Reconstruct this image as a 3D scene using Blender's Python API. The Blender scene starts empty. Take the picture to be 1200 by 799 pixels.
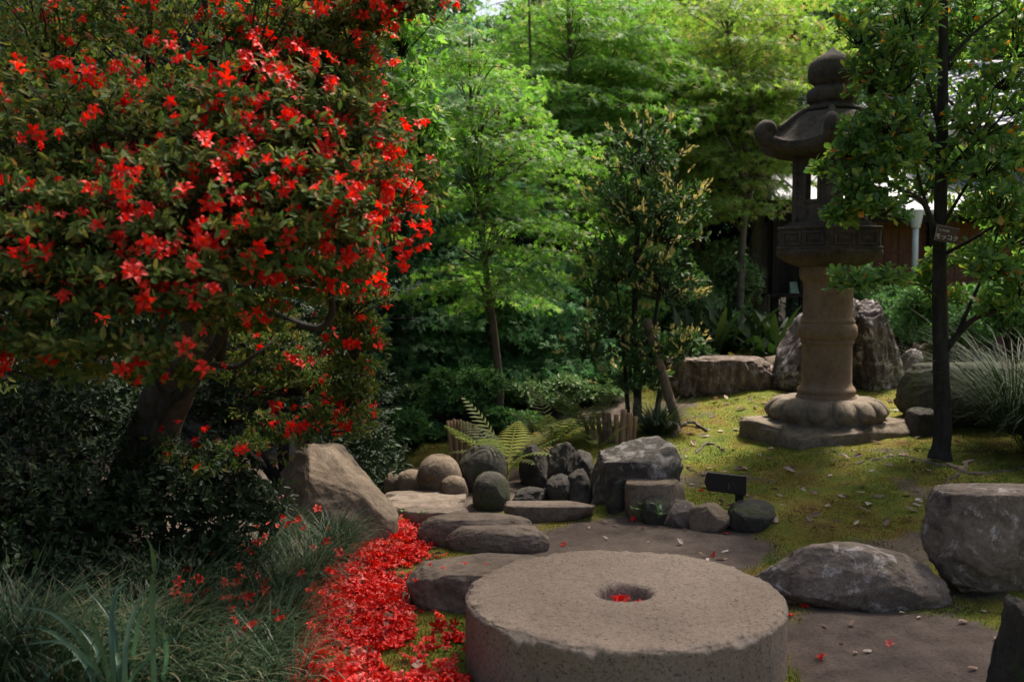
import bpy, bmesh, math, random
import numpy as np
from mathutils import Vector, Matrix

R_ = math.radians
random.seed(4)
scene = bpy.context.scene
COL = scene.collection

# ------------------------------------------------------------------ camera
FPX, PITCH, CAMZ = 1167.0, R_(3.65), 1.5
cam_data = bpy.data.cameras.new('camera')
cam = bpy.data.objects.new('camera', cam_data)
COL.objects.link(cam)
cam.location = (0, 0, CAMZ)
cam.rotation_euler = (R_(90) - PITCH, 0, 0)
cam_data.sensor_width = 36.0
cam_data.lens = 35.0
cam_data.clip_start = 0.05
cam_data.clip_end = 2000
cam_data.dof.use_dof = True
cam_data.dof.focus_distance = 5.0
cam_data.dof.aperture_fstop = 3.2
scene.camera = cam

# ------------------------------------------------------------------ sky and sun
SUN_EL, SUN_AZ = R_(58), R_(36)          # azimuth measured from +Y (view direction) towards +X
world = bpy.data.worlds.new('World')
scene.world = world
world.use_nodes = True
wn = world.node_tree
wn.nodes.clear()
sky = wn.nodes.new('ShaderNodeTexSky')
sky.sky_type = 'NISHITA'
sky.sun_disc = False
sky.sun_elevation = SUN_EL
sky.sun_rotation = SUN_AZ
sky.air_density = 1.0
sky.dust_density = 6.0
sky.ozone_density = 0.6
bg = wn.nodes.new('ShaderNodeBackground')
bg.inputs['Strength'].default_value = 0.115
wo = wn.nodes.new('ShaderNodeOutputWorld')
wn.links.new(sky.outputs[0], bg.inputs[0])
wn.links.new(bg.outputs[0], wo.inputs[0])

sun_data = bpy.data.lights.new('sun', 'SUN')
sun_data.energy = 5.0
sun_data.angle = R_(9)
sun_data.color = (1.0, 0.93, 0.83)
sun = bpy.data.objects.new('sun', sun_data)
COL.objects.link(sun)
sdir = Vector((math.sin(SUN_AZ) * math.cos(SUN_EL), math.cos(SUN_AZ) * math.cos(SUN_EL), math.sin(SUN_EL)))
sun.rotation_euler = (-sdir).to_track_quat('-Z', 'Y').to_euler()
sun.location = (0, 0, 20)

vs = scene.view_settings
vs.view_transform = 'Standard'
vs.look = 'None'
vs.gamma = 1.0
vs.use_curve_mapping = False
vs.exposure = 0.85
cy = scene.cycles
cy.use_denoising = True
cy.max_bounces = 7
cy.diffuse_bounces = 4
cy.glossy_bounces = 2
cy.transmission_bounces = 5
cy.transparent_max_bounces = 4
cy.use_adaptive_sampling = True
cy.adaptive_threshold = 0.02

# ------------------------------------------------------------------ numpy noise
_pr = np.random.default_rng(11)
_T = _pr.random((64, 64, 64)).astype(np.float32)

def vnoise(p):
    p = np.asarray(p, dtype=np.float64)
    i = np.floor(p).astype(int)
    f = p - i
    f = f * f * (3 - 2 * f)
    i0 = i & 63
    i1 = (i + 1) & 63
    x0, y0, z0 = i0[..., 0], i0[..., 1], i0[..., 2]
    x1, y1, z1 = i1[..., 0], i1[..., 1], i1[..., 2]
    fx, fy, fz = f[..., 0], f[..., 1], f[..., 2]
    a = _T[x0, y0, z0] * (1 - fx) + _T[x1, y0, z0] * fx
    b = _T[x0, y1, z0] * (1 - fx) + _T[x1, y1, z0] * fx
    c = _T[x0, y0, z1] * (1 - fx) + _T[x1, y0, z1] * fx
    d = _T[x0, y1, z1] * (1 - fx) + _T[x1, y1, z1] * fx
    return ((a * (1 - fy) + b * fy) * (1 - fz) + (c * (1 - fy) + d * fy) * fz) * 2 - 1

def fbm(p, octv=4, gain=0.5):
    s, a, tot = 0, 1.0, 0
    p = np.asarray(p, dtype=np.float64)
    for k in range(octv):
        s = s + a * vnoise(p * (2 ** k) + 17.3 * k)
        tot += a
        a *= gain
    return s / tot

def sstep(a, b, x):
    t = np.clip((x - a) / (b - a), 0, 1)
    return t * t * (3 - 2 * t)

# ------------------------------------------------------------------ terrain
def H(x, y):
    x = np.asarray(x, dtype=np.float64)
    y = np.asarray(y, dtype=np.float64)
    edge = np.interp(x, [-1.6, -0.8, 0.1, 0.7, 1.6, 2.3, 4.0], [13, 8.3, 7.2, 6.05, 5.6, 4.3, 3.9])
    s = y - edge
    h = 0.06 * sstep(0, 0.35, s) + 0.38 * sstep(0.2, 6.5, s)
    h = h + 0.40 * sstep(-0.85, -2.3, x) * sstep(8.5, 6.5, y)
    h = h + 0.30 * sstep(-0.8, -4, x) * sstep(6.5, 10, y)
    h = h + 4.2 * sstep(14, 60, y)
    q = np.stack([x, y, x * 0], -1)
    near = 1 - sstep(14, 30, np.abs(y) + np.abs(x) * 0.5)
    h = h + near * (0.025 * fbm(q * 1.7, 3) + 0.010 * fbm(q * 7.0 + 5, 2))
    # the corner by the right-hand path is worn a little lower
    return h

def Hs(x, y):
    return float(H(np.array([x]), np.array([y]))[0])

def ray(px, py):
    u = (px - 600) / FPX
    v = (399.5 - py) / FPX
    cp, sp = math.cos(PITCH), math.sin(PITCH)
    return Vector((u, cp + sp * v, -sp + cp * v))

def P(px, py, Y):
    """the point of the place seen at that pixel of the photograph, Y metres away"""
    d = ray(px, py)
    t = Y / d.y
    return Vector((d.x * t, Y, CAMZ + d.z * t))

def PZ(px, py, z):
    d = ray(px, py)
    t = (z - CAMZ) / d.z
    return Vector((d.x * t, d.y * t, z))

_GY = np.concatenate([np.arange(1.5, 14, 0.04), np.arange(14, 60, 0.4)])
def G(px, py, lift=0.0):
    """where the line of sight through that pixel meets the ground"""
    d = ray(px, py)
    t = _GY / d.y
    e = CAMZ + d.z * t - H(d.x * t, _GY) - lift
    k = int(np.argmax(e <= 0)) if (e <= 0).any() else len(e) - 1
    y = _GY[k]
    if k > 0 and e[k] <= 0:
        y = _GY[k - 1] + (y - _GY[k - 1]) * e[k - 1] / (e[k - 1] - e[k] + 1e-9)
    x = d.x * y / d.y
    return Vector((x, y, Hs(x, y)))

# ------------------------------------------------------------------ object helpers
def tag(o, label=None, cat=None, group=None, kind=None):
    if label: o['label'] = label
    if cat: o['category'] = cat
    if group: o['group'] = group
    if kind: o['kind'] = kind
    return o

def empty(name, loc, label, cat, group=None):
    o = bpy.data.objects.new(name, None)
    o.empty_display_size = 0.1
    o.location = loc
    COL.objects.link(o)
    return tag(o, label, cat, group)

def adopt(o, parent):
    o.parent = parent
    off = Vector(parent.location)      # parts keep world coordinates: each inverse cancels its parent's place
    o.matrix_parent_inverse = Matrix.Translation(-off)

def link(name, me, mat=None, parent=None, kind=None):
    o = bpy.data.objects.new(name, me)
    COL.objects.link(o)
    if mat is not None and len(me.materials) == 0:
        me.materials.append(mat)
    if parent is not None:
        adopt(o, parent)
    if kind: o['kind'] = kind
    return o

def mesh_np(name, V, F, attrs=None, smooth=False):
    """V (n,3); F (m,k) one polygon size, or a list of such arrays"""
    if not isinstance(F, list):
        F = [F]
    F = [np.asarray(f, dtype=np.int32) for f in F if len(f)]
    me = bpy.data.meshes.new(name)
    V = np.ascontiguousarray(V, dtype=np.float32)
    me.vertices.add(len(V))
    me.vertices.foreach_set('co', V.ravel())
    nl = sum(f.size for f in F)
    npoly = sum(len(f) for f in F)
    me.loops.add(nl)
    me.loops.foreach_set('vertex_index', np.concatenate([f.ravel() for f in F]))
    me.polygons.add(npoly)
    tot = np.concatenate([np.full(len(f), f.shape[1], dtype=np.int32) for f in F])
    start = np.concatenate([[0], np.cumsum(tot)[:-1]]).astype(np.int32)
    me.polygons.foreach_set('loop_start', start)
    me.polygons.foreach_set('loop_total', tot)
    me.polygons.foreach_set('use_smooth', np.full(npoly, smooth, dtype=bool))
    me.update(calc_edges=True)
    if attrs:
        for k, a in attrs.items():
            at = me.attributes.new(k, 'FLOAT', 'POINT')
            at.data.foreach_set('value', np.ascontiguousarray(a, dtype=np.float32))
    return me

class MB:
    """collects shapes, links them as one mesh"""
    def __init__(self):
        self.v, self.f, self.n = [], [], 0
    def add(self, V, F):
        V = np.asarray(V, dtype=np.float64)
        self.v.append(V)
        for f in F:
            self.f.append([int(i) + self.n for i in f])
        self.n += len(V)
    def box(self, c, s, rz=0.0, M=None):
        x, y, z = s[0] / 2, s[1] / 2, s[2] / 2
        V = np.array([[-x, -y, -z], [x, -y, -z], [x, y, -z], [-x, y, -z], [-x, -y, z], [x, -y, z], [x, y, z], [-x, y, z]])
        if M is not None:
            V = V @ np.array(M).T
        elif rz:
            cz, sz = math.cos(rz), math.sin(rz)
            V = V @ np.array([[cz, sz, 0], [-sz, cz, 0], [0, 0, 1]])
        self.add(V + np.array(c), [(0, 3, 2, 1), (4, 5, 6, 7), (0, 1, 5, 4), (1, 2, 6, 5), (2, 3, 7, 6), (3, 0, 4, 7)])
    def tube(self, pts, rad, n=6, wob=0.0, rng=None):
        pts = np.asarray(pts, dtype=np.float64)
        m = len(pts)
        rad = np.broadcast_to(np.asarray(rad, dtype=np.float64), (m,))
        tan = np.gradient(pts, axis=0)
        tan /= np.linalg.norm(tan, axis=1)[:, None] + 1e-9
        ref = np.array([0, 0, 1.0]) if abs(tan[0][2]) < 0.9 else np.array([1.0, 0, 0])
        V = []
        a = np.cross(tan[0], ref)
        a /= np.linalg.norm(a)
        th = np.linspace(0, 2 * math.pi, n, endpoint=False)
        for i in range(m):
            a = a - tan[i] * np.dot(a, tan[i])
            a /= np.linalg.norm(a) + 1e-9
            b = np.cross(tan[i], a)
            rr = rad[i] * (1 + (wob * (rng.random(n) - 0.5) if wob else 0))
            rr = np.broadcast_to(rr, (n,))
            V.append(pts[i] + (np.cos(th) * rr)[:, None] * a + (np.sin(th) * rr)[:, None] * b)
        V = np.concatenate(V)
        F = []
        for i in range(m - 1):
            for k in range(n):
                k2 = (k + 1) % n
                F.append((i * n + k, i * n + k2, (i + 1) * n + k2, (i + 1) * n + k))
        F.append(tuple(range(n - 1, -1, -1)))
        F.append(tuple((m - 1) * n + k for k in range(n)))
        self.add(V, F)
    def lathe(self, prof, n=32, c=(0, 0, 0), rfun=None, zfun=None, cap=True):
        th = np.linspace(0, 2 * math.pi, n, endpoint=False)
        V = []
        for (r, z) in prof:
            rr = rfun(th, r, z) if rfun else np.full(n, r)
            zz = zfun(th, r, z) if zfun else np.full(n, z)
            V.append(np.stack([rr * np.cos(th), rr * np.sin(th), zz], 1))
        V = np.concatenate(V) + np.array(c)
        F = []
        for i in range(len(prof) - 1):
            for k in range(n):
                k2 = (k + 1) % n
                F.append((i * n + k, i * n + k2, (i + 1) * n + k2, (i + 1) * n + k))
        if cap:
            F.append(tuple(range(n - 1, -1, -1)))
            F.append(tuple((len(prof) - 1) * n + k for k in range(n)))
        self.add(V, F)
    def build(self, name, mat, parent=None, origin=None, smooth=True, kind=None, angle=None):
        V = np.concatenate(self.v)
        if origin is not None:
            V = V - np.array(origin)
        me = bpy.data.meshes.new(name)
        me.from_pydata(V.tolist(), [], self.f)
        me.update()
        me.polygons.foreach_set('use_smooth', np.full(len(me.polygons), smooth, dtype=bool))
        if smooth and angle:
            try:
                me.set_sharp_from_angle(angle=R_(angle))
            except Exception:
                pass
        o = link(name, me, mat, parent, kind)
        if origin is not None:
            o.location = origin
        return o

def curve(pts, n=12):
    """Catmull-Rom through the points"""
    p = np.array([list(q) for q in pts], dtype=np.float64)
    p = np.vstack([2 * p[0] - p[1], p, 2 * p[-1] - p[-2]])
    out = []
    m = len(p) - 3
    for i in range(m):
        for t in np.linspace(0, 1, n, endpoint=(i == m - 1)):
            a, b, c, d = p[i], p[i + 1], p[i + 2], p[i + 3]
            out.append(0.5 * ((2 * b) + (-a + c) * t + (2 * a - 5 * b + 4 * c - d) * t * t + (-a + 3 * b - 3 * c + d) * t ** 3))
    return np.array(out)

# ------------------------------------------------------------------ materials
def nodes(name):
    m = bpy.data.materials.new(name)
    m.use_nodes = True
    t = m.node_tree
    t.nodes.clear()
    out = t.nodes.new('ShaderNodeOutputMaterial')
    return m, t, out

def ramp(t, fac, stops, interp='LINEAR'):
    r = t.nodes.new('ShaderNodeValToRGB')
    r.color_ramp.interpolation = interp
    e = r.color_ramp.elements
    while len(e) < len(stops):
        e.new(0.5)
    for i, (p, c) in enumerate(stops):
        e[i].position = p
        e[i].color = (c[0], c[1], c[2], 1) if not isinstance(c, (int, float)) else (c, c, c, 1)
    t.links.new(fac, r.inputs[0])
    return r.outputs[0]

def noise_n(t, vec, scale, detail=6, rough=0.6, dist=0.0):
    n = t.nodes.new('ShaderNodeTexNoise')
    n.inputs['Scale'].default_value = scale
    n.inputs['Detail'].default_value = detail
    n.inputs['Roughness'].default_value = rough
    n.inputs['Distortion'].default_value = dist
    t.links.new(vec, n.inputs['Vector'])
    return n.outputs['Fac']

def mixc(t, fac, a, b, mode='MIX'):
    m = t.nodes.new('ShaderNodeMix')
    m.data_type = 'RGBA'
    m.blend_type = mode
    for s, v in ((m.inputs[0], fac), (m.inputs[6], a), (m.inputs[7], b)):
        if hasattr(v, 'links') or hasattr(v, 'is_linked'):
            t.links.new(v, s)
        elif isinstance(v, (int, float)):
            s.default_value = v
        else:
            s.default_value = (v[0], v[1], v[2], 1)
    return m.outputs[2]

def math_n(t, op, a, b=None, clamp=False):
    m = t.nodes.new('ShaderNodeMath')
    m.operation = op
    m.use_clamp = clamp
    for i, v in enumerate((a, b)):
        if v is None: continue
        if isinstance(v, (int, float)):
            m.inputs[i].default_value = v
        else:
            t.links.new(v, m.inputs[i])
    return m.outputs[0]

def bump(t, h, strength, dist=0.01, nrm=None):
    b = t.nodes.new('ShaderNodeBump')
    b.inputs['Strength'].default_value = strength
    b.inputs['Distance'].default_value = dist
    t.links.new(h, b.inputs['Height'])
    if nrm is not None:
        t.links.new(nrm, b.inputs['Normal'])
    return b.outputs[0]

def principled(t, out, col, rough=0.85, spec=0.3, nrm=None):
    p = t.nodes.new('ShaderNodeBsdfPrincipled')
    if isinstance(col, tuple):
        p.inputs['Base Color'].default_value = (*col, 1)
    else:
        t.links.new(col, p.inputs['Base Color'])
    if isinstance(rough, (int, float)):
        p.inputs['Roughness'].default_value = rough
    else:
        t.links.new(rough, p.inputs['Roughness'])
    p.inputs['Specular IOR Level'].default_value = spec
    if nrm is not None:
        t.links.new(nrm, p.inputs['Normal'])
    if out is not None:
        t.links.new(p.outputs[0], out.inputs[0])
    return p

def geopos(t):
    g = t.nodes.new('ShaderNodeNewGeometry')
    return g.outputs['Position']

STONE_K = 0.80
def stone_mat(name, c_dark, c_mid, c_light, grain=0.35, lichen=None, lich_amt=0.58, moss=0.0, bstr=0.6, mscale=3.0, rough=0.9, stain=0.55, patch=0.35, chip=False):
    c_dark, c_mid, c_light = (tuple(c * STONE_K for c in q) for q in (c_dark, c_mid, c_light))
    m, t, out = nodes(name)
    pos = geopos(t)
    n1 = noise_n(t, pos, mscale, 8, 0.65, 0.4)
    col = ramp(t, n1, [(0.28, c_dark), (0.5, c_mid), (0.74, c_light)])
    n2 = noise_n(t, pos, 85, 4, 0.75)
    g = ramp(t, n2, [(0.32, 1 - grain), (0.48, 1.0), (0.62, 1.0), (0.75, 1.0 + grain)])
    col = mixc(t, 1.0, col, g, 'MULTIPLY')
    n7 = noise_n(t, pos, 17, 7, 0.72, 0.5)
    g2 = ramp(t, n7, [(0.34, 1 - patch), (0.5, 1.0), (0.68, 1.0 + patch * 0.6)])
    col = mixc(t, 1.0, col, g2, 'MULTIPLY')
    n4 = noise_n(t, pos, 210, 2, 0.6)
    sp = ramp(t, n4, [(0.58, 0.0), (0.70, 0.45)])
    col = mixc(t, sp, col, tuple(min(1, c * 1.7) for c in c_light))
    # broad dark stains
    n5 = noise_n(t, pos, mscale * 2.3, 6, 0.7, 1.2)
    st = ramp(t, n5, [(0.50, 0.0), (0.66, stain)])
    col = mixc(t, st, col, tuple(c * 0.55 for c in c_dark))
    if lichen is not None:
        n3 = noise_n(t, pos, 9, 9, 0.72, 0.6)
        lf = ramp(t, n3, [(lich_amt, 0.0), (lich_amt + 0.07, 0.8)])
        col = mixc(t, lf, col, lichen)
    if moss > 0:
        gn = t.nodes.new('ShaderNodeNewGeometry')
        sx = t.nodes.new('ShaderNodeSeparateXYZ')
        t.links.new(gn.outputs['Normal'], sx.inputs[0])
        n6 = noise_n(t, pos, 6, 8, 0.7)
        mf = ramp(t, n6, [(0.62 - moss * 0.25, 0.0), (0.74 - moss * 0.2, 0.85)])
        col = mixc(t, mf, col, (0.045, 0.06, 0.015))
    if chip:
        ca = t.nodes.new('ShaderNodeAttribute')
        ca.attribute_name = 'chip'
        col = mixc(t, math_n(t, 'MULTIPLY', ca.outputs['Fac'], 0.5), col, (0.32, 0.27, 0.22))
    h1 = noise_n(t, pos, 28, 9, 0.72, 0.3)
    h2 = noise_n(t, pos, 110, 4, 0.7)
    nr = bump(t, h2, bstr * 0.5, 0.004)
    nr = bump(t, h1, bstr, 0.02, nr)
    principled(t, out, col, rough, 0.25, nr)
    return m

def leaf_mat(name, stops, rough=0.5, transl=0.35, spec=0.4, tipcol=None, gain=1.0, objrand=True, soft=1.0):
    stops = [(p_, tuple(min(0.8, c * gain * w) for c, w in zip(q, (1.0, 1.0, soft)))) for p_, q in stops]
    m, t, out = nodes(name)
    a = t.nodes.new('ShaderNodeAttribute')
    a.attribute_name = 'rnd'
    oi = t.nodes.new('ShaderNodeObjectInfo')
    s = math_n(t, 'ADD', a.outputs['Fac'], oi.outputs['Random'])
    fr = math_n(t, 'FRACT', s) if objrand else a.outputs['Fac']
    col = ramp(t, fr, stops)
    if tipcol is not None:
        a2 = t.nodes.new('ShaderNodeAttribute')
        a2.attribute_name = 'tip'
        col = mixc(t, a2.outputs['Fac'], col, tipcol)
    p = principled(t, None, col, rough, spec)
    tr = t.nodes.new('ShaderNodeBsdfTranslucent')
    hs = t.nodes.new('ShaderNodeHueSaturation')
    hs.inputs['Saturation'].default_value = 1.15
    hs.inputs['Value'].default_value = 1.5
    t.links.new(col, hs.inputs['Color'])
    t.links.new(hs.outputs[0], tr.inputs[0])
    mx = t.nodes.new('ShaderNodeMixShader')
    mx.inputs[0].default_value = transl
    t.links.new(p.outputs[0], mx.inputs[1])
    t.links.new(tr.outputs[0], mx.inputs[2])
    t.links.new(mx.outputs[0], out.inputs[0])
    return m

def bark_mat(name, c1, c2, c3, zs=0.25, sc=30, bstr=0.8):
    m, t, out = nodes(name)
    pos = geopos(t)
    mp = t.nodes.new('ShaderNodeMapping')
    mp.inputs['Scale'].default_value = (1, 1, zs)
    t.links.new(pos, mp.inputs[0])
    n1 = noise_n(t, mp.outputs[0], sc, 8, 0.7, 0.5)
    col = ramp(t, n1, [(0.3, c1), (0.5, c2), (0.7, c3)])
    n2 = noise_n(t, pos, 5, 6, 0.7)
    lf = ramp(t, n2, [(0.58, 0.0), (0.68, 0.6)])
    col = mixc(t, lf, col, tuple(min(1, c * 1.5) for c in c3))
    nr = bump(t, n1, bstr, 0.02)
    principled(t, out, col, 0.9, 0.2, nr)
    return m

def plain_mat(name, col, rough=0.6, spec=0.3, var=0.25, sc=25):
    m, t, out = nodes(name)
    pos = geopos(t)
    n1 = noise_n(t, pos, sc, 6, 0.7)
    c = ramp(t, n1, [(0.3, tuple(x * (1 - var) for x in col)), (0.7, tuple(min(1, x * (1 + var)) for x in col))])
    nr = bump(t, n1, 0.25, 0.005)
    principled(t, out, c, rough, spec, nr)
    return m

M = {}
M['mill'] = stone_mat('millstone_granite', (0.235, 0.18, 0.134), (0.275, 0.212, 0.16), (0.31, 0.24, 0.182), 0.85, None, bstr=0.5, mscale=2.2, stain=0.12, patch=0.12, chip=True)
M['step'] = stone_mat('stepping_stone', (0.120, 0.090, 0.066), (0.200, 0.152, 0.115), (0.280, 0.218, 0.169), 0.3, (0.297, 0.248, 0.203), 0.66, bstr=0.55)
M['boulder'] = stone_mat('boulder_stone', (0.115, 0.088, 0.069), (0.210, 0.163, 0.126), (0.311, 0.247, 0.202), 0.3, (0.446, 0.390, 0.353), 0.55, bstr=0.9)
M['brownrock'] = stone_mat('brown_boulder', (0.131, 0.094, 0.061), (0.225, 0.166, 0.114), (0.312, 0.240, 0.175), 0.25, (0.312, 0.240, 0.175), 0.66, bstr=0.8)
M['dark'] = stone_mat('dark_rock', (0.035, 0.03, 0.026), (0.068, 0.058, 0.049), (0.115, 0.098, 0.084), 0.3, None, moss=0.25, bstr=1.0)
M['mossy'] = stone_mat('mossy_dark_rock', (0.035, 0.033, 0.026), (0.075, 0.066, 0.052), (0.13, 0.115, 0.095), 0.3, (0.17, 0.165, 0.14), 0.62, moss=0.5, bstr=0.9)
M['lichen'] = stone_mat('lichen_rock', (0.060, 0.053, 0.045), (0.120, 0.103, 0.087), (0.203, 0.172, 0.145), 0.3, (0.323, 0.293, 0.262), 0.52, moss=0.15, bstr=1.0)
M['jagged'] = stone_mat('jagged_rock', (0.055, 0.042, 0.036), (0.135, 0.105, 0.092), (0.30, 0.26, 0.245), 0.3, (0.55, 0.50, 0.48), 0.54, bstr=1.0, mscale=4.5, patch=0.5)
M['lan'] = stone_mat('lantern_granite', (0.19, 0.122, 0.074), (0.255, 0.17, 0.105), (0.31, 0.212, 0.136), 0.5, None, bstr=0.4, mscale=2.0, stain=0.4, patch=0.15)
M['lan_base'] = stone_mat('lantern_weathered', (0.13, 0.098, 0.066), (0.20, 0.155, 0.11), (0.29, 0.23, 0.17), 0.4, (0.15, 0.13, 0.07), 0.6, bstr=0.45, mscale=3.5)
M['lan_top'] = stone_mat('lantern_dark_weathered', (0.052, 0.042, 0.034), (0.098, 0.08, 0.065), (0.155, 0.128, 0.105), 0.4, (0.2, 0.17, 0.14), 0.66, bstr=0.6, mscale=3.5)
M['bark_az'] = bark_mat('azalea_bark', (0.045, 0.034, 0.026), (0.085, 0.066, 0.052), (0.14, 0.112, 0.09))
M['bark_dark'] = bark_mat('dark_bark', (0.016, 0.014, 0.012), (0.032, 0.028, 0.025), (0.055, 0.05, 0.045))
M['bark_maple'] = bark_mat('maple_bark', (0.06, 0.044, 0.03), (0.11, 0.08, 0.055), (0.17, 0.125, 0.09))
M['bark_grey'] = bark_mat('grey_bark', (0.06, 0.052, 0.045), (0.12, 0.105, 0.092), (0.2, 0.175, 0.155))
M['stump'] = bark_mat('stump_wood', (0.035, 0.024, 0.018), (0.12, 0.088, 0.068), (0.33, 0.26, 0.215), zs=0.3, sc=22, bstr=1.0)
M['bamboo'] = bark_mat('dry_bamboo', (0.17, 0.105, 0.055), (0.30, 0.19, 0.105), (0.42, 0.28, 0.165), zs=0.08, sc=60, bstr=0.3)
M['pole'] = bark_mat('stake_wood', (0.10, 0.066, 0.042), (0.17, 0.115, 0.075), (0.25, 0.175, 0.12), zs=0.15, sc=40, bstr=0.4)
M['root'] = bark_mat('root_bark', (0.06, 0.045, 0.035), (0.12, 0.092, 0.072), (0.22, 0.175, 0.14), zs=1, sc=40, bstr=0.8)

M['red'] = leaf_mat('azalea_petal', [(0.0, (0.50, 0.010, 0.008)), (0.5, (0.66, 0.018, 0.012)), (0.85, (0.76, 0.035, 0.022)), (1.0, (0.74, 0.10, 0.08))], 0.55, 0.35, 0.25)
M['red_fallen'] = leaf_mat('fallen_petal', [(0.0, (0.30, 0.010, 0.008)), (0.3, (0.52, 0.014, 0.010)), (0.6, (0.66, 0.022, 0.014)), (0.82, (0.78, 0.045, 0.030)), (1.0, (0.72, 0.22, 0.19))], 0.55, 0.25, 0.25)
M['stamen'] = plain_mat('stamen', (0.55, 0.06, 0.05))
M['leaf_az'] = leaf_mat('azalea_leaf', [(0.0, (0.025, 0.045, 0.012)), (0.45, (0.045, 0.072, 0.018)), (0.75, (0.075, 0.085, 0.024)), (0.9, (0.12, 0.12, 0.03)), (1.0, (0.13, 0.06, 0.03))], 0.65, 0.38, 0.10, gain=1.5)
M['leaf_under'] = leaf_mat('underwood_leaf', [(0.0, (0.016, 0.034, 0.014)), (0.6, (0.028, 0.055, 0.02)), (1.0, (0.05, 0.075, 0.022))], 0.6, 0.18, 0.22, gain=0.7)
M['leaf_mok'] = leaf_mat('glossy_leaf', [(0.0, (0.030, 0.065, 0.012)), (0.5, (0.055, 0.105, 0.018)), (0.85, (0.095, 0.145, 0.022)), (0.97, (0.15, 0.17, 0.025)), (1.0, (0.28, 0.075, 0.015))], 0.45, 0.52, 0.35, gain=2.1, soft=1.5)
M['leaf_tip'] = leaf_mat('dark_leaf_yellow_tips', [(0.0, (0.014, 0.034, 0.012)), (0.6, (0.028, 0.056, 0.016)), (1.0, (0.05, 0.08, 0.02))], 0.6, 0.22, 0.22, tipcol=(0.50, 0.42, 0.17), gain=1.9)
M['maple_a'] = leaf_mat('maple_leaf', [(0.0, (0.060, 0.13, 0.014)), (0.5, (0.092, 0.18, 0.020)), (0.9, (0.135, 0.215, 0.026)), (1.0, (0.20, 0.19, 0.045))], 0.55, 0.48, 0.3, gain=1.59, soft=1.9)
M['maple_b'] = leaf_mat('maple_leaf_yellow', [(0.0, (0.075, 0.13, 0.014)), (0.5, (0.12, 0.185, 0.022)), (0.85, (0.165, 0.22, 0.028)), (1.0, (0.26, 0.17, 0.045))], 0.55, 0.5, 0.3, gain=1.65, soft=1.9)
M['maple_c'] = leaf_mat('maple_leaf_deep', [(0.0, (0.030, 0.085, 0.018)), (0.5, (0.055, 0.125, 0.026)), (1.0, (0.088, 0.165, 0.034))], 0.6, 0.42, 0.22, gain=1.59, soft=1.9)
M['shrub'] = leaf_mat('shrub_leaf', [(0.0, (0.020, 0.052, 0.016)), (0.6, (0.036, 0.082, 0.022)), (1.0, (0.065, 0.115, 0.03))], 0.6, 0.28, 0.22, gain=2.0)
M['shrub_lt'] = leaf_mat('light_shrub_leaf', [(0.0, (0.05, 0.095, 0.018)), (0.6, (0.08, 0.135, 0.024)), (1.0, (0.12, 0.16, 0.035))], 0.5, 0.3, 0.35, gain=1.7, soft=1.9)
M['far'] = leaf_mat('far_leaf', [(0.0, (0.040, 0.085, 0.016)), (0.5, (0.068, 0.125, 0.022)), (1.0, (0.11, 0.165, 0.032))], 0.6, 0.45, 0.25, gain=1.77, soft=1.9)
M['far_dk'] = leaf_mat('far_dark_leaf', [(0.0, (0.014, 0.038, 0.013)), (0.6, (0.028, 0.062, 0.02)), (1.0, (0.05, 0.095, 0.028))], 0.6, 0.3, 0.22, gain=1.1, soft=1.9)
M['fern'] = leaf_mat('fern_frond', [(0.0, (0.045, 0.068, 0.018)), (0.5, (0.075, 0.088, 0.028)), (1.0, (0.13, 0.115, 0.045))], 0.6, 0.4, 0.2, gain=1.7)
M['fern_gold'] = leaf_mat('golden_fern', [(0.0, (0.20, 0.19, 0.04)), (1.0, (0.30, 0.26, 0.07))], 0.6, 0.35, 0.2)
M['mondo'] = leaf_mat('mondo_blade', [(0.0, (0.018, 0.046, 0.018)), (0.5, (0.040, 0.088, 0.036)), (0.88, (0.10, 0.15, 0.07)), (1.0, (0.26, 0.19, 0.10))], 0.5, 0.2, 0.3, gain=0.62)
M['mondo_dk'] = leaf_mat('dark_grass_blade', [(0.0, (0.012, 0.026, 0.009)), (0.7, (0.024, 0.045, 0.014)), (0.97, (0.05, 0.065, 0.024)), (1.0, (0.12, 0.10, 0.05))], 0.7, 0.12, 0.15)
M['strap'] = leaf_mat('strap_leaf', [(0.0, (0.05, 0.11, 0.06)), (1.0, (0.085, 0.15, 0.085))], 0.4, 0.2, 0.4)
M['aspid'] = leaf_mat('aspidistra_leaf', [(0.0, (0.014, 0.034, 0.010)), (0.7, (0.028, 0.055, 0.015)), (1.0, (0.055, 0.08, 0.022))], 0.6, 0.2, 0.22)
M['mossblade'] = leaf_mat('moss_blade', [(0.0, (0.05, 0.075, 0.02)), (0.28, (0.10, 0.14, 0.028)), (0.48, (0.165, 0.18, 0.036)), (0.64, (0.19, 0.155, 0.045)), (0.8, (0.155, 0.095, 0.045)), (1.0, (0.09, 0.055, 0.032))], 0.8, 0.3, 0.1, objrand=False)
M['litter'] = leaf_mat('dry_leaf', [(0.0, (0.11, 0.06, 0.04)), (0.35, (0.22, 0.14, 0.10)), (0.65, (0.38, 0.28, 0.22)), (1.0, (0.50, 0.43, 0.37))], 0.7, 0.15, 0.3)
M['sign_dark'] = plain_mat('dark_sign_wood', (0.022, 0.017, 0.014), 0.7, 0.3, 0.35, 40)
M['sign_mark'] = plain_mat('worn_paint', (0.075, 0.068, 0.06), 0.9, 0.1, 0.4, 90)
M['plate'] = plain_mat('brown_plate', (0.055, 0.024, 0.016), 0.45, 0.4, 0.15)
M['plate_edge'] = plain_mat('plate_edge', (0.22, 0.20, 0.18), 0.5, 0.4, 0.15)
M['white_ink'] = plain_mat('white_ink', (0.62, 0.58, 0.52), 0.6, 0.3, 0.05)
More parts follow.
